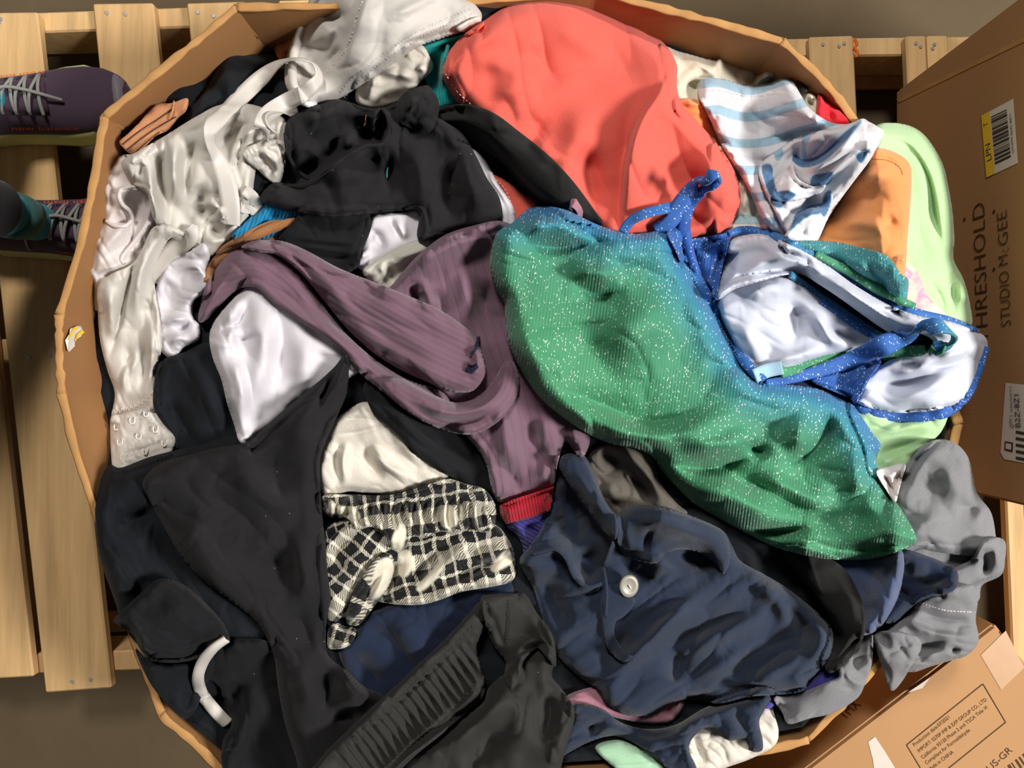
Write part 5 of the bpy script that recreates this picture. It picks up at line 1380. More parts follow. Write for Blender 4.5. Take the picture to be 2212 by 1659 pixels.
cloth('gathered_edge', [(692, 1092), (700, 1070), (750, 1068), (810, 1070), (860, 1066), (920, 1048), (965, 1034), (1010, 1046), (1045, 1056), (1068, 1085), (1072, 1115), (1064, 1142), (1040, 1150), (1015, 1140), (985, 1152), (950, 1148), (920, 1162), (890, 1160), (868, 1188), (845, 1182), (830, 1150), (800, 1138), (770, 1145), (750, 1120), (715, 1118)], M['plaid'], gp, dye=cream_dye, puff=20, r=12, ang=-8, folds=fr, off=3, fa=1.5, wr=[(5, 40, 16, 95)])
# ================================================================== red cuffed sleeve + navy polo underlayers
g = garment('violet_sleeve', 'violet blue knit sleeve ending in a crimson ribbed cuff', 'clothing', 1140, 1090)
cloth('sleeve', [(1095, 1135), (1130, 1110), (1200, 1090), (1200, 1140), (1165, 1200), (1135, 1215), (1128, 1180), (1115, 1155)], M['violet'], g, puff=10, r=10, ang=30, folds=[('R', 6, 6, [(1105, 1140), (1135, 1160), (1145, 1195)]), ('V', 5, 5, [(1130, 1130), (1155, 1150), (1160, 1185)])])
# lower right odds and ends ---------------------------------------------
o = cloth('cream_towel', [(1470, 1580), (1500, 1555), (1580, 1540), (1650, 1508), (1668, 1505), (1672, 1540), (1682, 1580), (1672, 1612), (1620, 1640), (1560, 1662), (1510, 1690), (1490, 1660), (1480, 1620)], M['cream'], puff=18, r=14, folds=[('V', 6, 6, [(1490, 1580), (1510, 1620), (1530, 1655)]), ('R', 5, 8, [(1560, 1580), (1620, 1600)])], wr=[(4, 50, 20, 30)])
one(o, 'cream cloth hanging over the bottom rim of the box', 'cloth')
o = cloth('sea_green_cloth', [(1285, 1615), (1330, 1598), (1370, 1610), (1410, 1630), (1450, 1680), (1390, 1690), (1330, 1660)], M['mint_deep'], puff=10, r=10, folds=[('V', 4, 5, [(1380, 1615), (1420, 1650)])])
one(o, 'pale sea green cloth at the bottom rim of the box', 'cloth')
o = cloth('violet_shirt', [(1640, 1490), (1720, 1470), (1800, 1440), (1815, 1470), (1760, 1510), (1690, 1510), (1665, 1530), (1640, 1525)], M['violet_flat'], puff=10, r=10)
one(o, 'violet shirt seen between the navy polo and the grey jeans', 'clothing')
# grey jeans --------------------------------------------------------------
gj = garment('grey_jeans', 'faded grey jeans hanging over the lower right side of the box', 'jeans', 2050, 1200)
cloth('inner_leg', [(1945, 1205), (1990, 1180), (2060, 1185), (2130, 1175), (2166, 1180), (2166, 1238), (2122, 1264), (2112, 1300), (2060, 1318), (1990, 1310), (1955, 1290)], M['jeans'], gj, puff=12, r=12)
cloth('leg', [(1930, 1080), (1945, 1040), (1960, 1005), (1985, 970), (2020, 950), (2060, 955), (2090, 985), (2102, 1030), (2112, 1068), (2140, 1105), (2150, 1150), (2148, 1180), (2110, 1200), (2040, 1195), (1985, 1185), (1945, 1200), (1920, 1150)], M['jeans'], gj, puff=40, r=44, drape=20, off=8,
      folds=[('V', 10, 14, [(2120, 1110), (2090, 1095), (2060, 1090)]), ('R', 8, 20, [(2050, 1100), (1990, 1140), (1950, 1160)]), ('V', 5, 34, [(1995, 1020), (2010, 1070), (1985, 1110)]), ('R', 7, 30, [(2040, 980), (2060, 1050), (2100, 1090)])], wr=[(4, 80, 36, 40)])
cloth('cuff', [(2120, 1170), (2150, 1160), (2172, 1172), (2170, 1215), (2160, 1240), (2130, 1252), (2100, 1262), (2060, 1290), (2040, 1270), (2060, 1230), (2100, 1205)], M['jeans'], gj, puff=20, r=14, folds=[('V', 12, 8, [(2125, 1180), (2130, 1215), (2122, 1250)]), ('R', 5, 6, [(2150, 1175), (2155, 1230)])])
cloth('seat', [(1960, 1330), (1990, 1290), (2030, 1275), (2070, 1260), (2110, 1270), (2112, 1300), (2108, 1340), (2114, 1385), (2090, 1415), (2060, 1425), (2010, 1440), (1970, 1452), (1930, 1440), (1900, 1400), (1920, 1360)], M['jeans'], gj, puff=26, r=20,
      folds=[('S', 10, 26, [(1950, 1330), (2010, 1365), (2110, 1378)]), ('V', 6, 5, [(1970, 1310), (2030, 1335), (2105, 1340)]), ('V', 12, 14, [(1960, 1390), (2020, 1400), (2060, 1410)]), ('R', 8, 10, [(1985, 1425), (2030, 1405), (2060, 1390)]), ('V', 8, 8, [(2060, 1395), (2062, 1415)])], wr=[(5, 50, 22, 10)])
stitches('stitching', [(1985, 1300), (2040, 1318), (2100, 1322)], M['thread_white'], gj, 7, 5, 1.6)
cloth('belt_loop_band', [(1888, 1372), (1920, 1362), (1960, 1368), (1985, 1380), (1990, 1400), (1975, 1430), (1965, 1445), (1950, 1470), (1930, 1492), (1915, 1480), (1905, 1440), (1895, 1410)], M['jeans'], gj, puff=12, r=9, off=4, folds=[('V', 3, 3, [(1935, 1380), (1950, 1405), (1968, 1432)]), ('V', 3, 3, [(1905, 1425), (1935, 1405), (1985, 1385)]), ('V', 9, 12, [(1895, 1385), (1925, 1378)])])
cloth('waistband', [(1672, 1506), (1720, 1500), (1790, 1472), (1812, 1462), (1810, 1442), (1830, 1420), (1862, 1385), (1870, 1364), (1884, 1360), (1886, 1400), (1882, 1440), (1868, 1480), (1850, 1510), (1800, 1540), (1750, 1552), (1704, 1564), (1690, 1540)], M['jeans'], gj, puff=9, r=6, off=8, drape=10,
      folds=[('V', 9, 10, [(1838, 1440), (1855, 1430), (1865, 1440)]), ('R', 6, 6, [(1820, 1440), (1840, 1470), (1870, 1480)]), ('V', 5, 8, [(1690, 1520), (1710, 1550)]), ('V', 2, 2.5, [(1815, 1480), (1850, 1492)])])
# navy sweatshirt right and black strap --------------------------------------
gn = garment('navy_sweatshirt', 'navy fleece sweatshirt with cuff under the tip of the green swimsuit', 'sweatshirt', 1900, 1270)
cloth('cuff', [(1930, 1215), (1955, 1188), (2000, 1200), (2045, 1218), (2069, 1236), (2066, 1268), (2040, 1285), (2015, 1288), (1985, 1300), (1960, 1320), (1930, 1345), (1905, 1330)], M['navy_flat'], gn, puff=20, r=12, off=6,
      folds=[('V', 10, 7, [(1965, 1260), (2010, 1262), (2060, 1240)]), ('R', 5, 6, [(2025, 1255), (2035, 1280)]), ('R', 6, 16, [(1960, 1225), (2010, 1230)]), ('V', 8, 9, [(1930, 1270), (1960, 1290), (1960, 1310)])])
cloth('body', [(1740, 1180), (1800, 1190), (1870, 1195), (1940, 1185), (1953, 1210), (1950, 1250), (1940, 1290), (1920, 1330), (1898, 1358), (1870, 1372), (1830, 1370), (1790, 1320), (1750, 1250)], M['navy_fleece'], gn, puff=34, r=30,
      folds=[('R', 4, 24, [(1900, 1220), (1890, 1290), (1870, 1340)])], wr=[(4, 80, 30, 70)])
gst2 = cloth('wide_black_strap', [(1690, 1192), (1720, 1185), (1760, 1195), (1800, 1210), (1832, 1238), (1855, 1280), (1867, 1320), (1868, 1365), (1855, 1398), (1830, 1430), (1805, 1450), (1788, 1452), (1780, 1430), (1795, 1390), (1798, 1350), (1785, 1320), (1755, 1275), (1720, 1235)], M['strap_black'], puff=4, r=5, off=10, drape=18, ang=60, folds=[('R', 2, 34, [(1760, 1215), (1815, 1280), (1835, 1350), (1815, 1420)])])
one(gst2, 'wide black elastic strap curving over the navy polo shirt', 'strap')
# ================================================================== navy polo
o = cloth('dark_mesh_top', [(1268, 1000), (1285, 970), (1340, 955), (1400, 970), (1425, 1040), (1460, 1085), (1485, 1110), (1440, 1130), (1380, 1120), (1330, 1125), (1300, 1080), (1280, 1040)], M['sheer'], puff=18, r=14,
          folds=[('V', 14, 11, [(1290, 985), (1320, 990), (1345, 1010)]), ('R', 12, 14, [(1300, 970), (1360, 985), (1400, 1030), (1440, 1090)]), ('V', 14, 12, [(1360, 1020), (1390, 1060), (1400, 1100)]), ('R', 8, 14, [(1310, 1040), (1340, 1090)])], wr=[(5, 40, 18, 50)])
one(o, 'dark taupe mesh top in the gap below the green swimsuit', 'clothing')
o = cloth('mauve_shorts', [(1222, 1510), (1240, 1495), (1300, 1480), (1400, 1470), (1455, 1480), (1472, 1492), (1478, 1522), (1462, 1548), (1440, 1562), (1390, 1562), (1330, 1550), (1260, 1530), (1236, 1535)], M['mauve'], puff=16, r=12, folds=[('V', 10, 7, [(1440, 1510), (1445, 1535), (1455, 1550)]), ('R', 6, 6, [(1470, 1500), (1468, 1530), (1450, 1555)])])
one(o, 'dusty mauve cloth peeping out below the navy polo', 'clothing')
gpo = garment('navy_polo', 'navy pique polo shirt with one pearl button, lower middle of the heap', 'shirt', 1430, 1330)
cloth('shirt_tail', [(1190, 1590), (1230, 1560), (1240, 1520), (1300, 1530), (1340, 1560), (1400, 1575), (1460, 1565), (1520, 1530), (1600, 1500), (1650, 1490), (1668, 1505), (1650, 1535), (1640, 1560), (1648, 1600), (1645, 1622), (1622, 1622), (1612, 1595), (1575, 1600), (1530, 1575), (1500, 1590), (1488, 1620), (1505, 1665), (1470, 1690), (1430, 1650), (1380, 1612), (1330, 1590), (1280, 1600), (1230, 1625), (1190, 1650)], M['navy'], gpo, puff=26, r=18,
      folds=[('R', 10, 18, [(1360, 1600), (1440, 1590), (1560, 1530), (1640, 1500)]), ('V', 10, 10, [(1330, 1580), (1420, 1590), (1500, 1560)]), ('V', 8, 8, [(1590, 1520), (1600, 1560), (1625, 1600)]), ('V', 12, 14, [(1270, 1560), (1290, 1590)])], wr=[(5, 60, 24, -20)])
po_out = [(1122, 1215), (1140, 1185), (1165, 1150), (1185, 1110), (1195, 1060), (1205, 1000), (1225, 980), (1262, 985), (1282, 1020), (1305, 1075), (1335, 1112), (1380, 1095), (1440, 1095), (1500, 1120), (1560, 1145), (1582, 1180), (1600, 1212), (1650, 1240), (1700, 1270), (1750, 1310), (1790, 1345), (1800, 1390), (1785, 1430), (1750, 1470), (1735, 1492), (1690, 1500), (1620, 1505), (1550, 1520), (1490, 1510), (1450, 1520), (1405, 1545), (1350, 1545), (1310, 1520), (1292, 1490), (1262, 1470), (1215, 1430), (1185, 1380), (1170, 1330), (1150, 1270)]
cloth('body', po_out, M['navy'], gpo, puff=40, r=34, drape=22, ang=35,
      folds=[('S', 22, 30, [(1278, 1010), (1300, 1080), (1330, 1130), (1322, 1180), (1300, 1230)]), ('V', 24, 30, [(1230, 1040), (1230, 1120), (1240, 1200)]), ('V', 22, 22, [(1250, 1180), (1270, 1230), (1280, 1270)]),
             ('S', 12, 20, [(1300, 1265), (1262, 1265), (1240, 1240), (1225, 1205), (1200, 1190), (1150, 1200)]), ('V', 18, 24, [(1170, 1230), (1190, 1300), (1230, 1370)]),
             ('R', 18, 26, [(1340, 1130), (1420, 1110), (1520, 1140), (1570, 1190)]), ('V', 22, 20, [(1440, 1195), (1500, 1205), (1560, 1225)]), ('R', 14, 14, [(1380, 1190), (1440, 1225), (1450, 1245)]), ('V', 12, 16, [(1335, 1190), (1360, 1230), (1420, 1250)]),
             ('R', 16, 18, [(1310, 1520), (1330, 1460), (1400, 1390), (1480, 1310), (1570, 1250)]), ('V', 12, 14, [(1400, 1430), (1500, 1370), (1640, 1300)]), ('R', 12, 20, [(1450, 1420), (1560, 1370), (1680, 1320)]),
             ('V', 14, 14, [(1455, 1480), (1460, 1430), (1470, 1400)]), ('R', 12, 20, [(1490, 1470), (1580, 1430), (1700, 1380)]), ('V', 12, 12, [(1560, 1460), (1650, 1400), (1740, 1370)]), ('R', 11, 18, [(1600, 1480), (1690, 1440), (1770, 1400)]),
             ('V', 9, 10, [(1480, 1510), (1560, 1490), (1660, 1480)]), ('R', 10, 16, [(1610, 1240), (1680, 1300), (1700, 1360)]), ('V', 10, 12, [(1700, 1300), (1730, 1350), (1720, 1410)]), ('V', 10, 16, [(1290, 1440), (1330, 1400), (1360, 1360)])],
      wr=[(7, 110, 36, -38)])
cloth('placket', [(1300, 1285), (1318, 1262), (1350, 1270), (1372, 1300), (1350, 1330), (1330, 1345), (1330, 1380), (1355, 1412), (1368, 1418), (1345, 1430), (1312, 1400), (1300, 1350)], M['navy'], gpo, puff=4, r=6, drape=8, ang=35)
cloth('collar', [(1330, 1120), (1345, 1098), (1395, 1090), (1450, 1100), (1520, 1125), (1565, 1150), (1578, 1190), (1575, 1225), (1560, 1240), (1545, 1215), (1500, 1190), (1450, 1190), (1420, 1215), (1395, 1215), (1350, 1200), (1332, 1165)], M['navy'], gpo, puff=20, r=14, ang=35, drape=18,
      folds=[('R', 10, 18, [(1345, 1140), (1430, 1130), (1540, 1180)]), ('V', 5, 5, [(1395, 1200), (1395, 1160), (1420, 1140)]), ('V', 7, 10, [(1430, 1165), (1500, 1170), (1550, 1205)])])
cloth('collar', [(1205, 1000), (1235, 985), (1262, 990), (1285, 1040), (1310, 1090), (1335, 1125), (1330, 1165), (1305, 1150), (1275, 1110), (1245, 1070), (1225, 1040)], M['navy'], gpo, puff=12, r=10, ang=60, drape=10, folds=[('R', 6, 10, [(1240, 1010), (1280, 1080), (1320, 1130)])])
ribbon('placket_edge', [(1150, 1195, 3, 9), (1195, 1185, 5, 9), (1222, 1205, 6, 9), (1240, 1245, 6, 9), (1268, 1268, 5, 9), (1298, 1262, 4, 9)], M['navy'], gpo, tube=True)
ribbon('placket_edge', [(1303, 1228, 5, 8), (1308, 1255, 6, 8), (1310, 1290, 5, 8), (1308, 1330, 3, 8)], M['navy'], gpo, tube=True)
bz = zat(1357, 1265) + .010
bm = bmesh.new()
rings_b = []
bc = P3(1357, 1265, bz)
prof = [(0.0001, .0030), (.004, .0030), (.008, .0034), (.0118, .0042), (.0134, .0030), (.0128, .0006), (.010, 0)]
for (r_, z_) in prof:
    rings_b.append([bm.verts.new(bc + Vector((r_ * math.cos(2 * math.pi * k_ / 24), r_ * math.sin(2 * math.pi * k_ / 24) * 1.1, z_))) for k_ in range(24)])
for i in range(len(prof) - 1):
    for k_ in range(24):
        bm.faces.new((rings_b[i][k_], rings_b[i][(k_ + 1) % 24], rings_b[i + 1][(k_ + 1) % 24], rings_b[i + 1][k_]))
bmesh.ops.rotate(bm, verts=bm.verts, cent=bc, matrix=Matrix.Rotation(.25, 3, 'Y'))
bt = bm_obj('button', bm, M['button'], gpo, True)
tube3('button_thread', [tuple(P3(1358, 1263, bz + .0030)), tuple(P3(1360, 1267, bz + .005)), tuple(P3(1363, 1271, bz + .0030))], .0011, M['thread_white'], bt)

# ================================================================== purple sweater
gu = garment('mauve_sweater', 'mauve ribbed knit sweater with a sleeve stretched across the middle', 'sweater', 900, 740)
cloth('body', [(815, 660), (850, 612), (880, 575), (910, 545), (960, 508), (1020, 488), (1085, 478), (1130, 520), (1180, 700), (1240, 850), (1275, 930), (1262, 985), (1240, 975), (1222, 955), (1205, 1000), (1196, 1050), (1170, 1058), (1110, 1078), (1078, 1085), (1062, 1055), (1052, 1010), (1035, 975), (1000, 930), (960, 860), (880, 760)], M['purple'], gu, puff=28, r=22, drape=20, axis=[(985, 470), (1000, 560), (1040, 700), (1090, 850), (1110, 950), (1130, 1080)],
      folds=[('R', 12, 26, [(870, 620), (920, 560), (1000, 520), (1080, 510)]), ('V', 12, 12, [(880, 610), (900, 640), (910, 670)]), ('V', 9, 10, [(940, 620), (950, 660), (960, 690)]), ('R', 8, 14, [(900, 590), (925, 640), (960, 680)]),
             ('V', 14, 22, [(1060, 600), (1050, 660), (1075, 740)]), ('R', 9, 20, [(1000, 560), (1010, 640), (1020, 690)]), ('R', 12, 22, [(1100, 850), (1090, 930), (1120, 1040)]), ('V', 14, 18, [(1150, 900), (1160, 960), (1190, 1020)]), ('V', 8, 10, [(1060, 1000), (1100, 1020), (1125, 1065)]),
             ('R', 9, 18, [(1180, 880), (1170, 950), (1150, 1000)]), ('R', 8, 12, [(1230, 920), (1250, 960)])], wr=[(4, 120, 36, 70)])
cloth('sleeve_under', [(428, 692), (436, 645), (450, 605), (475, 565), (510, 535), (560, 522), (610, 540), (660, 600), (720, 690), (790, 760), (870, 815), (960, 850), (975, 900), (930, 918), (870, 880), (815, 838), (770, 800), (745, 765), (700, 728), (640, 690), (590, 655), (552, 622), (515, 625), (475, 660), (445, 692)], M['purple_fuzzy'], gu, puff=24, r=22, drape=20, axis=[(400, 640), (470, 590), (560, 580), (640, 640), (740, 740), (860, 840), (960, 890)],
      folds=[('R', 8, 24, [(470, 610), (540, 570), (600, 590)]), ('V', 7, 12, [(560, 612), (620, 640), (700, 705)]), ('R', 7, 14, [(600, 640), (690, 710), (780, 790)])], wr=[(4, 120, 30, 38)])
cloth('cowl', [(820, 830), (860, 815), (930, 850), (990, 870), (1040, 850), (1070, 815), (1088, 785), (1104, 778), (1118, 802), (1122, 838), (1106, 876), (1075, 912), (1030, 936), (985, 936), (930, 918), (870, 882)], M['purple_fuzzy'], gu, puff=22, r=18, drape=18, axis=[(820, 830), (900, 880), (1000, 905), (1080, 860), (1105, 790)],
      folds=[('R', 9, 13, [(880, 850), (960, 890), (1040, 880), (1100, 820)]), ('V', 9, 9, [(870, 865), (950, 910), (1030, 905), (1085, 880)]), ('V', 8, 8, [(960, 862), (1030, 862), (1075, 830)])])
cloth('sleeve', [(520, 534), (555, 518), (610, 521), (660, 540), (730, 578), (800, 606), (870, 634), (940, 664), (990, 695), (1022, 722), (1038, 752), (1049, 795), (1042, 822), (1018, 846), (975, 846), (920, 824), (860, 796), (800, 757), (745, 705), (700, 650), (650, 590), (600, 552), (560, 545)], M['purple_fuzzy'], gu, puff=30, r=14, drape=24, axis=[(480, 520), (600, 545), (700, 605), (820, 680), (940, 745), (1060, 800)],
      folds=[('R', 8, 28, [(600, 540), (700, 610), (820, 680), (950, 750)]), ('V', 5, 14, [(760, 640), (860, 700), (960, 740)]), ('R', 6, 10, [(1015, 735), (1034, 780), (1020, 830)]), ('V', 5, 14, [(780, 700), (860, 750), (940, 790)])], wr=[(4, 150, 34, 30)])
# dark mending stitches
ribbon('mend_stitch', [(1034, 728, 2, 6), (1030, 745, 2, 8), (1024, 760, 2, 5)], M['thread_dark'], gu)
ribbon('mend_stitch', [(1022, 758, 2, 5), (1018, 766, 2, 5), (1016, 771, 2, 4)], M['thread_dark'], gu)
ribbon('mend_stitch', [(1006, 797, 2, 9), (1018, 800, 2, 10), (1032, 790, 2, 7)], M['thread_dark'], gu)
ribbon('mend_stitch', [(1010, 788, 2, 4), (1022, 790, 2, 4), (1030, 784, 2, 3)], M['thread_dark'], gu)
cl = cloth('cuff', [(1078, 1092), (1110, 1078), (1160, 1062), (1197, 1050), (1194, 1080), (1188, 1104), (1150, 1118), (1092, 1132), (1082, 1115)], M['cuff_red'], bpy.data.objects['violet_sleeve'], puff=10, r=8, off=6, ang=80, sharp=True)

# ================================================================== big black trousers and shorts at the bottom
gl = garment('black_joggers', 'black jogging trousers with white drawstring in the lower left', 'trousers', 420, 1450)
cloth('leg', [(330, 1440), (360, 1410), (440, 1400), (520, 1380), (600, 1400), (680, 1540), (700, 1659), (690, 1740), (520, 1740), (480, 1659), (482, 1600), (500, 1560), (480, 1510), (455, 1470)], M['black'], gl, puff=26, r=26, folds=[('R', 12, 22, [(530, 1470), (530, 1560), (510, 1650)]), ('V', 16, 18, [(500, 1450), (510, 1500), (540, 1560)])], wr=[(6, 90, 36, 80)])
cloth('hem', [(292, 1400), (330, 1430), (400, 1430), (455, 1415), (462, 1445), (440, 1490), (425, 1530), (405, 1552), (385, 1545), (350, 1510), (318, 1465)], M['blueblack'], gl, puff=22, r=18, off=14, folds=[('V', 10, 10, [(430, 1430), (415, 1490), (400, 1540)])])
cloth('cuff', [(244, 1342), (262, 1320), (300, 1285), (345, 1250), (400, 1265), (470, 1330), (495, 1370), (490, 1392), (455, 1408), (420, 1425), (370, 1432), (325, 1425), (302, 1402), (290, 1375), (268, 1360)], M['black'], gl, puff=30, r=22, off=16, drape=20, folds=[('V', 18, 9, [(256, 1345), (285, 1375), (305, 1402)]), ('R', 12, 10, [(262, 1330), (295, 1362), (315, 1400), (350, 1420)]), ('R', 10, 30, [(340, 1290), (390, 1330), (430, 1390)])], wr=[(4, 60, 24, 30)])
ribbon('drawstring', [(490, 1380, 6, 20, 40), (462, 1400, 12, 22, 40), (438, 1430, 16, 24, 30), (428, 1465, 18, 24, 20), (438, 1500, 18, 24, 20), (465, 1535, 14, 24, 20), (492, 1562, 8, 24, 10)], M['elastic_white'], gl, thick=4, bow=0.6)

gb2 = garment('black_chinos', 'big black cotton trousers with a pointed corner, left of centre', 'trousers', 560, 1150)
ch_out = [(308, 1045), (322, 1020), (350, 1000), (400, 985), (465, 968), (530, 956), (570, 925), (620, 880), (675, 835), (720, 795), (742, 768), (752, 772), (754, 800), (750, 845), (735, 885), (710, 940), (692, 990), (692, 1050), (696, 1110), (704, 1180), (708, 1240), (714, 1290), (706, 1340), (704, 1390), (712, 1420), (750, 1450), (790, 1485), (830, 1505), (850, 1560), (780, 1640), (740, 1720), (660, 1720), (640, 1640), (615, 1560), (600, 1480), (590, 1410), (555, 1345), (500, 1300), (440, 1255), (390, 1200), (350, 1130), (325, 1085)]
cloth('leg', ch_out, M['black_twill'], gb2, puff=40, r=34, drape=26,
      folds=[('R', 14, 36, [(340, 1050), (400, 1130), (470, 1230), (560, 1310)]), ('V', 14, 24, [(330, 1040), (360, 1090), (420, 1120), (440, 1150)]), ('R', 12, 40, [(480, 1010), (560, 1050), (640, 1130)]), ('V', 10, 28, [(430, 1060), (520, 1110), (590, 1200)]), ('R', 12, 34, [(690, 830), (650, 920), (640, 1020)]), ('V', 12, 26, [(600, 960), (590, 1020), (620, 1090)]),
             ('V', 12, 22, [(570, 1180), (620, 1240), (670, 1250)]), ('R', 14, 28, [(640, 1130), (650, 1240), (660, 1350)]), ('V', 12, 24, [(600, 1300), (650, 1340), (680, 1420)]), ('R', 12, 26, [(620, 1400), (660, 1480), (680, 1580)]), ('V', 14, 16, [(700, 1450), (710, 1500), (690, 1540)]), ('R', 12, 20, [(720, 1440), (760, 1490), (790, 1540)]),
             ('V', 10, 12, [(720, 1562), (750, 1552), (780, 1555)]), ('V', 8, 5, [(735, 790), (700, 850), (680, 900)])], wr=[(7, 160, 60, 50)])
gsn = garment('black_shorts', 'black nylon shorts with ruched elastic waistband, bottom of the heap', 'shorts', 980, 1520)
cloth('leg', [(860, 1640), (940, 1590), (1000, 1550), (1040, 1520), (1060, 1480), (1110, 1440), (1128, 1420), (1180, 1400), (1200, 1420), (1192, 1460), (1215, 1490), (1240, 1530), (1238, 1570), (1225, 1610), (1212, 1660), (1200, 1740), (840, 1740)], M['charcoal'], gsn, puff=34, r=30, drape=20,
      folds=[('R', 12, 24, [(900, 1650), (1000, 1590), (1080, 1520), (1130, 1450)]), ('R', 8, 34, [(1150, 1480), (1130, 1560), (1120, 1640)]), ('V', 9, 24, [(1060, 1560), (1050, 1620), (1000, 1670)]), ('V', 8, 18, [(1180, 1480), (1190, 1540), (1170, 1610)])], wr=[(6, 110, 44, 100)])
nr_ = []
for i in range(22):
    t = i / 21
    x = 720 + t * 310; y = 1625 - t * 262
    jx = random.uniform(-5, 5)
    nr_.append(('V', 6, 4, [(x + jx, y - 8), (x + 34 + random.uniform(-6, 6), y + 36), (x + 62 + jx, y + 78)]))
    nr_.append(('R', 4.5, 5, [(x + 9 + jx, y - 10), (x + 43, y + 32), (x + 70 + jx, y + 72)]))
nr_ += [('V', 4, 4, [(770, 1600), (900, 1480), (1030, 1350)]), ('V', 5, 5, [(840, 1660), (950, 1560), (1040, 1470)])]
cloth('waistband', [(640, 1720), (690, 1640), (740, 1588), (790, 1540), (840, 1495), (900, 1438), (960, 1382), (1010, 1328), (1038, 1300), (1046, 1340), (1030, 1400), (1040, 1440), (1048, 1478), (1040, 1510), (1000, 1545), (950, 1590), (900, 1630), (850, 1680), (800, 1740)], M['charcoal'], gsn, puff=26, r=16, off=6, drape=18, folds=nr_, ang=-40)
stitches('stitching', [(765, 1595), (850, 1518), (950, 1425), (1024, 1350)], M['thread_black'], gsn, 12, 7, 2.0, 2)
stitches('stitching', [(820, 1670), (900, 1598), (980, 1525), (1040, 1475)], M['thread_black'], gsn, 12, 7, 2.0, 2)
cloth('waistband', [(1038, 1296), (1060, 1284), (1110, 1282), (1135, 1284), (1160, 1325), (1190, 1365), (1200, 1400), (1200, 1440), (1180, 1420), (1160, 1400), (1130, 1430), (1128, 1460), (1105, 1490), (1090, 1460), (1092, 1430), (1070, 1400), (1052, 1360)], M['charcoal'], gsn, puff=22, r=12, off=6, drape=16,
      folds=[('V', 3, 2.5, [(1094, 1290), (1092, 1340), (1088, 1400)]), ('V', 6, 5, [(1060, 1310), (1070, 1350), (1090, 1400)]), ('V', 5, 4, [(1050, 1305), (1062, 1350)]), ('S', 10, 14, [(1085, 1418), (1120, 1420), (1140, 1445), (1120, 1480)])])
stitches('stitching', [(1068, 1314), (1130, 1318), (1150, 1322)], M['thread_black'], gsn, 8, 5, 1.8)
stitches('stitching', [(1096, 1366), (1130, 1376), (1178, 1400)], M['thread_black'], gsn, 8, 5, 1.8)
stitches('stitching', [(1099, 1295), (1096, 1340), (1094, 1390)], M['thread_black'], gsn, 8, 5, 1.8)

# ================================================================== green glitter swimsuit
NECK = np.array([(1080, 455), (1150, 448), (1230, 455), (1300, 488), (1370, 500), (1440, 495), (1490, 585), (1560, 700), (1610, 790), (1650, 822), (1760, 838), (1840, 872), (1885, 935), (1905, 970)], float)
def ombre(x, y):
    d, _, _, _, _, _ = seg_dist(np.asarray(x, float), np.asarray(y, float), NECK, False)
    return np.clip(0.77 * np.exp(-(d / 120) ** 1.3), 0, 1)
def blue(v):
    return lambda x, y: np.full(np.shape(x), v)
gw = garment('glitter_swimsuit', 'green to blue ombre glitter swimsuit with white lining, lying on top', 'swimsuit', 1560, 820)
# back panel (inside out) and lining at the right
cloth('back_panel', [(1700, 530), (1740, 520), (1800, 522), (1850, 532), (1915, 552), (1945, 590), (1962, 604), (1960, 640), (1955, 660), (1900, 660), (1800, 620), (1740, 570)], M['glitter'], gw, puff=16, r=12, off=14, dye=lambda x, y: 0.56 + 0.0 * np.asarray(x), folds=[('R', 7, 16, [(1780, 540), (1850, 570), (1920, 600)]), ('V', 7, 8, [(1860, 560), (1900, 600), (1930, 640)])])
cloth('opening_shade_sheet', [(1560, 640), (1640, 590), (1720, 580), (1800, 610), (1900, 670), (1990, 705), (2040, 730), (2040, 780), (1960, 800), (1880, 830), (1800, 840), (1700, 835), (1640, 818), (1600, 770)], M['navy_flat'], gw, puff=10, r=12, drape=20)  # navy sheet: shade inside the opening put in as dark colour
cloth('lining_cup', [(1545, 655), (1590, 612), (1660, 592), (1706, 596), (1745, 626), (1800, 668), (1850, 702), (1905, 736), (1914, 750), (1862, 758), (1800, 766), (1740, 782), (1690, 806), (1645, 818), (1610, 784), (1575, 720)], M['lining'], gw, puff=26, r=16, drape=20,
      folds=[('R', 12, 26, [(1600, 650), (1680, 620), (1720, 640)]), ('V', 12, 14, [(1700, 640), (1722, 690), (1712, 750)]), ('R', 12, 12, [(1735, 660), (1775, 700), (1800, 735), (1850, 742)]), ('V', 10, 9, [(1775, 680), (1815, 722), (1890, 740)]), ('R', 10, 12, [(1650, 780), (1720, 770), (1790, 745)]), ('V', 8, 12, [(1620, 700), (1650, 740), (1690, 770)]), ('R', 9, 20, [(1590, 690), (1630, 740), (1650, 790)])], wr=[(3, 90, 30, 30)])
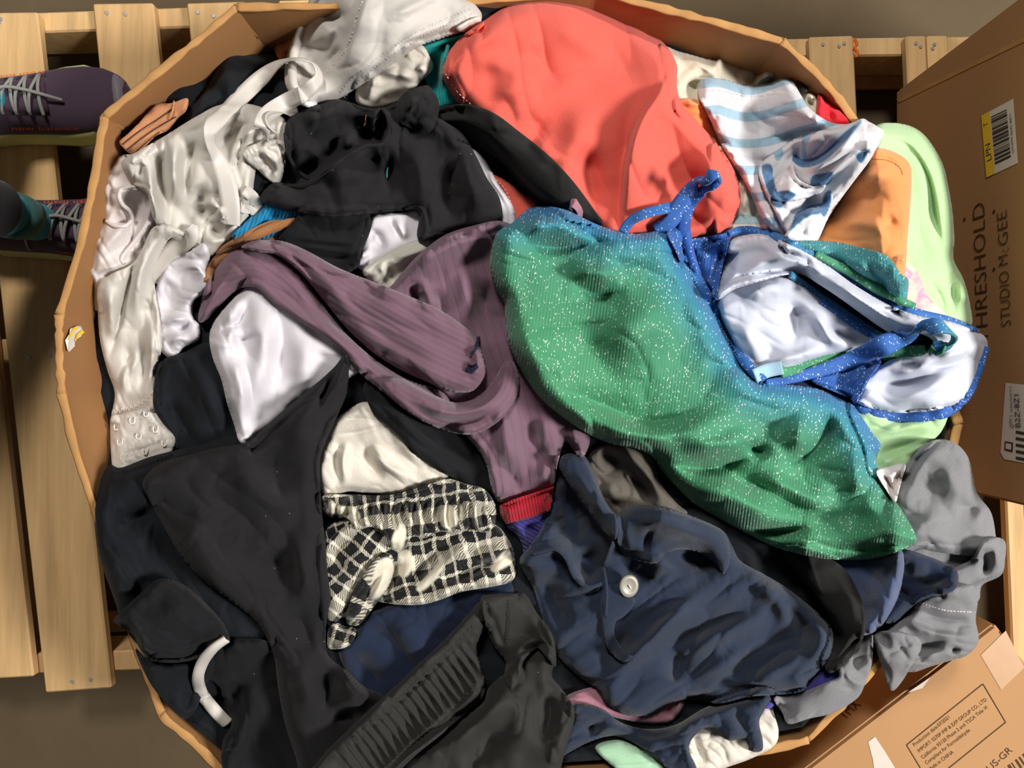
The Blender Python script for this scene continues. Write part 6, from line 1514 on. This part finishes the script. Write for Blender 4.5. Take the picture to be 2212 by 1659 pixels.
cloth('lining_fold', [(1545, 648), (1558, 590), (1574, 528), (1600, 510), (1650, 506), (1705, 528), (1745, 548), (1790, 575), (1850, 618), (1920, 658), (1985, 682), (2050, 694), (2110, 716), (2133, 738), (2125, 790), (2095, 845), (2060, 875), (1990, 890), (1920, 890), (1855, 872), (1850, 845), (1880, 805), (1930, 775), (1990, 768), (2018, 742), (1990, 722), (1952, 728), (1915, 715), (1870, 685), (1815, 645), (1765, 612), (1735, 595), (1700, 594), (1650, 606), (1590, 624)], M['lining'], gw, puff=26, r=14, drape=20, off=8,
      folds=[('R', 10, 18, [(1780, 590), (1850, 640), (1940, 700)]), ('R', 8, 14, [(1600, 590), (1660, 560), (1720, 570)]), ('V', 7, 9, [(1610, 610), (1690, 580), (1735, 585)]), ('V', 8, 10, [(1730, 545), (1745, 565), (1740, 590)]), ('V', 9, 12, [(1870, 835), (1950, 825), (2040, 800)]), ('R', 9, 16, [(1900, 865), (1980, 850), (2080, 800)]), ('R', 8, 10, [(2010, 780), (2060, 765), (2125, 742)]), ('V', 8, 8, [(1990, 790), (2050, 790), (2110, 765)]), ('R', 8, 12, [(1920, 800), (1970, 805), (2030, 770)]), ('R', 7, 12, [(2000, 705), (2060, 715), (2110, 730)])], wr=[(3, 110, 34, 20)])
ribbon('inner_binding', [(1706, 592, 4, 14), (1745, 622, 5, 16), (1800, 660, 6, 16), (1850, 693, 6, 16), (1905, 728, 4, 14)], M['glitter_tape'], gw, dye=blue(0.72), thick=3, bow=.5)
ribbon('inner_binding', [(1770, 650, 3, 12), (1830, 692, 4, 14), (1898, 735, 3, 12)], M['glitter_tape'], gw, dye=blue(0.9), thick=3, bow=.5)
# blue side panel
cloth('side_panel', [(1482, 525), (1520, 512), (1560, 505), (1580, 502), (1572, 535), (1558, 590), (1546, 640), (1525, 630), (1500, 590)], M['glitter'], gw, puff=10, r=8, off=4, dye=blue(0.98), ang=8, folds=[('V', 3, 3, [(1560, 520), (1535, 625)]), ('R', 4, 14, [(1520, 530), (1525, 600)])])
# front
fr_out = [(1058, 570), (1064, 530), (1076, 500), (1108, 480), (1128, 460), (1150, 448), (1190, 446), (1230, 456), (1275, 478), (1310, 492), (1370, 504), (1420, 500), (1452, 515), (1480, 560), (1515, 620), (1548, 680), (1575, 735), (1608, 782), (1640, 815), (1700, 828), (1760, 838), (1805, 850), (1840, 872), (1868, 910), (1888, 940), (1903, 962), (1892, 985), (1896, 1010), (1918, 1060), (1950, 1105), (1980, 1160), (1968, 1178), (1930, 1195), (1885, 1207), (1840, 1210), (1780, 1207), (1720, 1195), (1665, 1178), (1610, 1150), (1545, 1115), (1500, 1088), (1465, 1055), (1428, 1015), (1408, 985), (1370, 968), (1320, 958), (1275, 940), (1225, 908), (1180, 872), (1150, 838), (1120, 790), (1098, 740), (1092, 690), (1088, 650), (1070, 620)]
cloth('front', fr_out, M['glitter'], gw, puff=58, r=52, drape=34, edge_keep=20, dye=ombre, ang=8,
      folds=[('R', 16, 60, [(1290, 780), (1400, 690), (1480, 640)]), ('V', 8, 18, [(1225, 600), (1285, 635), (1360, 632)]), ('R', 12, 22, [(1220, 575), (1280, 590), (1350, 590)]), ('V', 2, 3, [(1065, 540), (1120, 558), (1190, 575)]),
             ('V', 9, 12, [(1110, 520), (1200, 535), (1290, 525), (1370, 510)]), ('R', 10, 22, [(1110, 495), (1200, 480), (1280, 500)]), ('V', 10, 18, [(1180, 830), (1290, 870), (1390, 910), (1470, 900), (1530, 850)]), ('R', 14, 28, [(1190, 870), (1290, 920), (1400, 945), (1520, 920), (1640, 870)]),
             ('V', 15, 16, [(1440, 1000), (1500, 1012), (1570, 1005), (1640, 980)]), ('R', 14, 24, [(1450, 960), (1550, 960), (1650, 940)]), ('V', 11, 12, [(1600, 960), (1640, 975), (1660, 990)]), ('R', 12, 22, [(1490, 1040), (1570, 1060), (1660, 1110), (1720, 1130)]), ('V', 11, 14, [(1540, 1020), (1640, 1050), (1720, 1090), (1790, 1110)]),
             ('R', 12, 26, [(1620, 1030), (1720, 1060), (1800, 1100)]), ('V', 13, 14, [(1790, 880), (1790, 930), (1750, 980), (1680, 1005)]), ('R', 12, 26, [(1700, 900), (1730, 940), (1700, 980)]), ('V', 9, 20, [(1680, 1000), (1720, 1040), (1780, 1080)]), ('R', 9, 24, [(1840, 960), (1850, 1040), (1880, 1120)]), ('V', 8, 12, [(1830, 1090), (1870, 1060), (1890, 1020)]),
             ('V', 15, 9, [(1590, 1138), (1660, 1150), (1755, 1142)]), ('R', 9, 13, [(1600, 1165), (1690, 1180), (1780, 1170)]), ('V', 8, 14, [(1520, 770), (1560, 790), (1610, 800)]), ('R', 7, 26, [(1120, 680), (1150, 760), (1200, 820)])], wr=[(5, 130, 50, 30)])
# neckline binding and straps
ribbon('binding', [(1440, 500, 8, 16), (1478, 555, 10, 22), (1515, 620, 10, 24), (1550, 682, 10, 26), (1580, 735, 10, 24), (1612, 785, 8, 22), (1650, 822, 4, 18)], M['glitter_tape'], gw, dye=blue(0.88), thick=3.5, bow=.8)
ribbon('binding', [(1478, 470, 10, 18), (1484, 515, 12, 20), (1500, 575, 10, 16), (1528, 632, 10, 14), (1546, 650, 8, 12)], M['glitter_tape'], gw, dye=blue(1.0), thick=3.5, bow=.8)
ribbon('strap', [(1345, 502, 6, 20, 20), (1362, 478, 16, 22, 30), (1392, 462, 22, 24, 30), (1430, 452, 20, 24, 20), (1462, 446, 12, 22, 0)], M['glitter_tape'], gw, dye=blue(0.9), thick=3)
ribbon('strap', [(1415, 498, 6, 30, 0), (1448, 478, 14, 34, 0), (1470, 440, 26, 36, 10), (1500, 405, 36, 34, 10), (1528, 384, 42, 34, 15), (1545, 377, 44, 26, 40), (1551, 388, 40, 22, 60)], M['glitter_tape'], gw, dye=blue(0.97), thick=3, bow=.8)
ribbon('strap', [(1475, 520, 8, 26, 0), (1478, 475, 18, 28, 0), (1490, 440, 28, 28, 0), (1516, 414, 30, 24, 10), (1540, 400, 32, 22, 20), (1552, 390, 34, 18, 40)], M['glitter_tape'], gw, dye=blue(1.0), thick=3, bow=.8)
cloth('side_panel', [(1440, 502), (1462, 490), (1476, 520), (1480, 550), (1472, 570), (1458, 540)], M['glitter'], gw, puff=3, r=6, off=3, drape=6, dye=blue(0.95))
ribbon('binding', [(1572, 506, 3, 14), (1600, 498, 5, 18), (1640, 502, 5, 20), (1700, 522, 5, 20), (1745, 545, 5, 16), (1790, 572, 5, 18), (1850, 612, 5, 20), (1920, 652, 5, 20), (1985, 678, 5, 20), (2050, 692, 4, 16), (2110, 716, 3, 12)], M['glitter_tape'], gw, dye=lambda x, y: np.interp(x, [1570, 1740, 1800, 2110], [0.95, 0.7, 0.84, 0.92]), thick=3.5, bow=.7)
ribbon('binding', [(1760, 548, 10, 14), (1840, 590, 10, 18), (1900, 628, 10, 18), (1975, 662, 6, 14)], M['glitter_tape'], gw, dye=blue(0.2), thick=3, bow=.7)
ribbon('binding', [(1838, 862, 4, 22), (1880, 888, 6, 26), (1940, 898, 6, 26), (2000, 898, 6, 26), (2050, 885, 6, 26), (2090, 850, 6, 20), (2115, 800, 5, 14), (2130, 750, 4, 12)], M['glitter_tape'], gw, dye=blue(0.97), thick=4, bow=.8)
ribbon('strap', [(1630, 812, 4, 30), (1660, 800, 8, 30), (1690, 794, 10, 30)], M['sky_band'], gw, thick=3)
ribbon('strap', [(1686, 800, 8, 34), (1740, 785, 12, 34), (1800, 772, 14, 32), (1860, 765, 14, 32), (1930, 762, 14, 32), (2000, 760, 16, 30), (2040, 752, 22, 28)], M['glitter_tape'], gw, dye=blue(0.05), thick=3)
ribbon('strap', [(1655, 828, 4, 16), (1720, 815, 14, 22), (1790, 795, 18, 28), (1850, 772, 24, 36), (1905, 748, 32, 46), (1950, 728, 34, 40), (2000, 708, 34, 36), (2036, 705, 36, 34, 30), (2058, 722, 34, 28, 60), (2050, 742, 26, 28, 40), (2020, 752, 18, 28, 0)], M['glitter_tape'], gw, dye=lambda x, y: np.interp(x, [1650, 1900, 2030, 2060], [0.95, 0.97, 0.78, 0.5]), thick=3)
cloth('side_panel', [(1752, 822), (1800, 805), (1850, 785), (1892, 760), (1912, 755), (1900, 790), (1878, 820), (1862, 850), (1848, 872), (1836, 862), (1806, 848)], M['glitter'], gw, puff=8, r=7, off=6, drape=8, dye=blue(0.98), ang=40, folds=[('V', 5, 5, [(1850, 860), (1865, 810), (1900, 765)]), ('R', 4, 6, [(1830, 850), (1850, 810), (1880, 775)])])
# white lining tip and small white piece below the mint hem
o = cloth('white_liner', [(1893, 1020), (1920, 1008), (1955, 1002), (1950, 1030), (1942, 1060), (1934, 1085), (1915, 1060)], M['offwhite'], puff=3, r=6, off=2, drape=24, cr=0)
one(o, 'small white scrap of cloth beside the grey jeans', 'clothing')
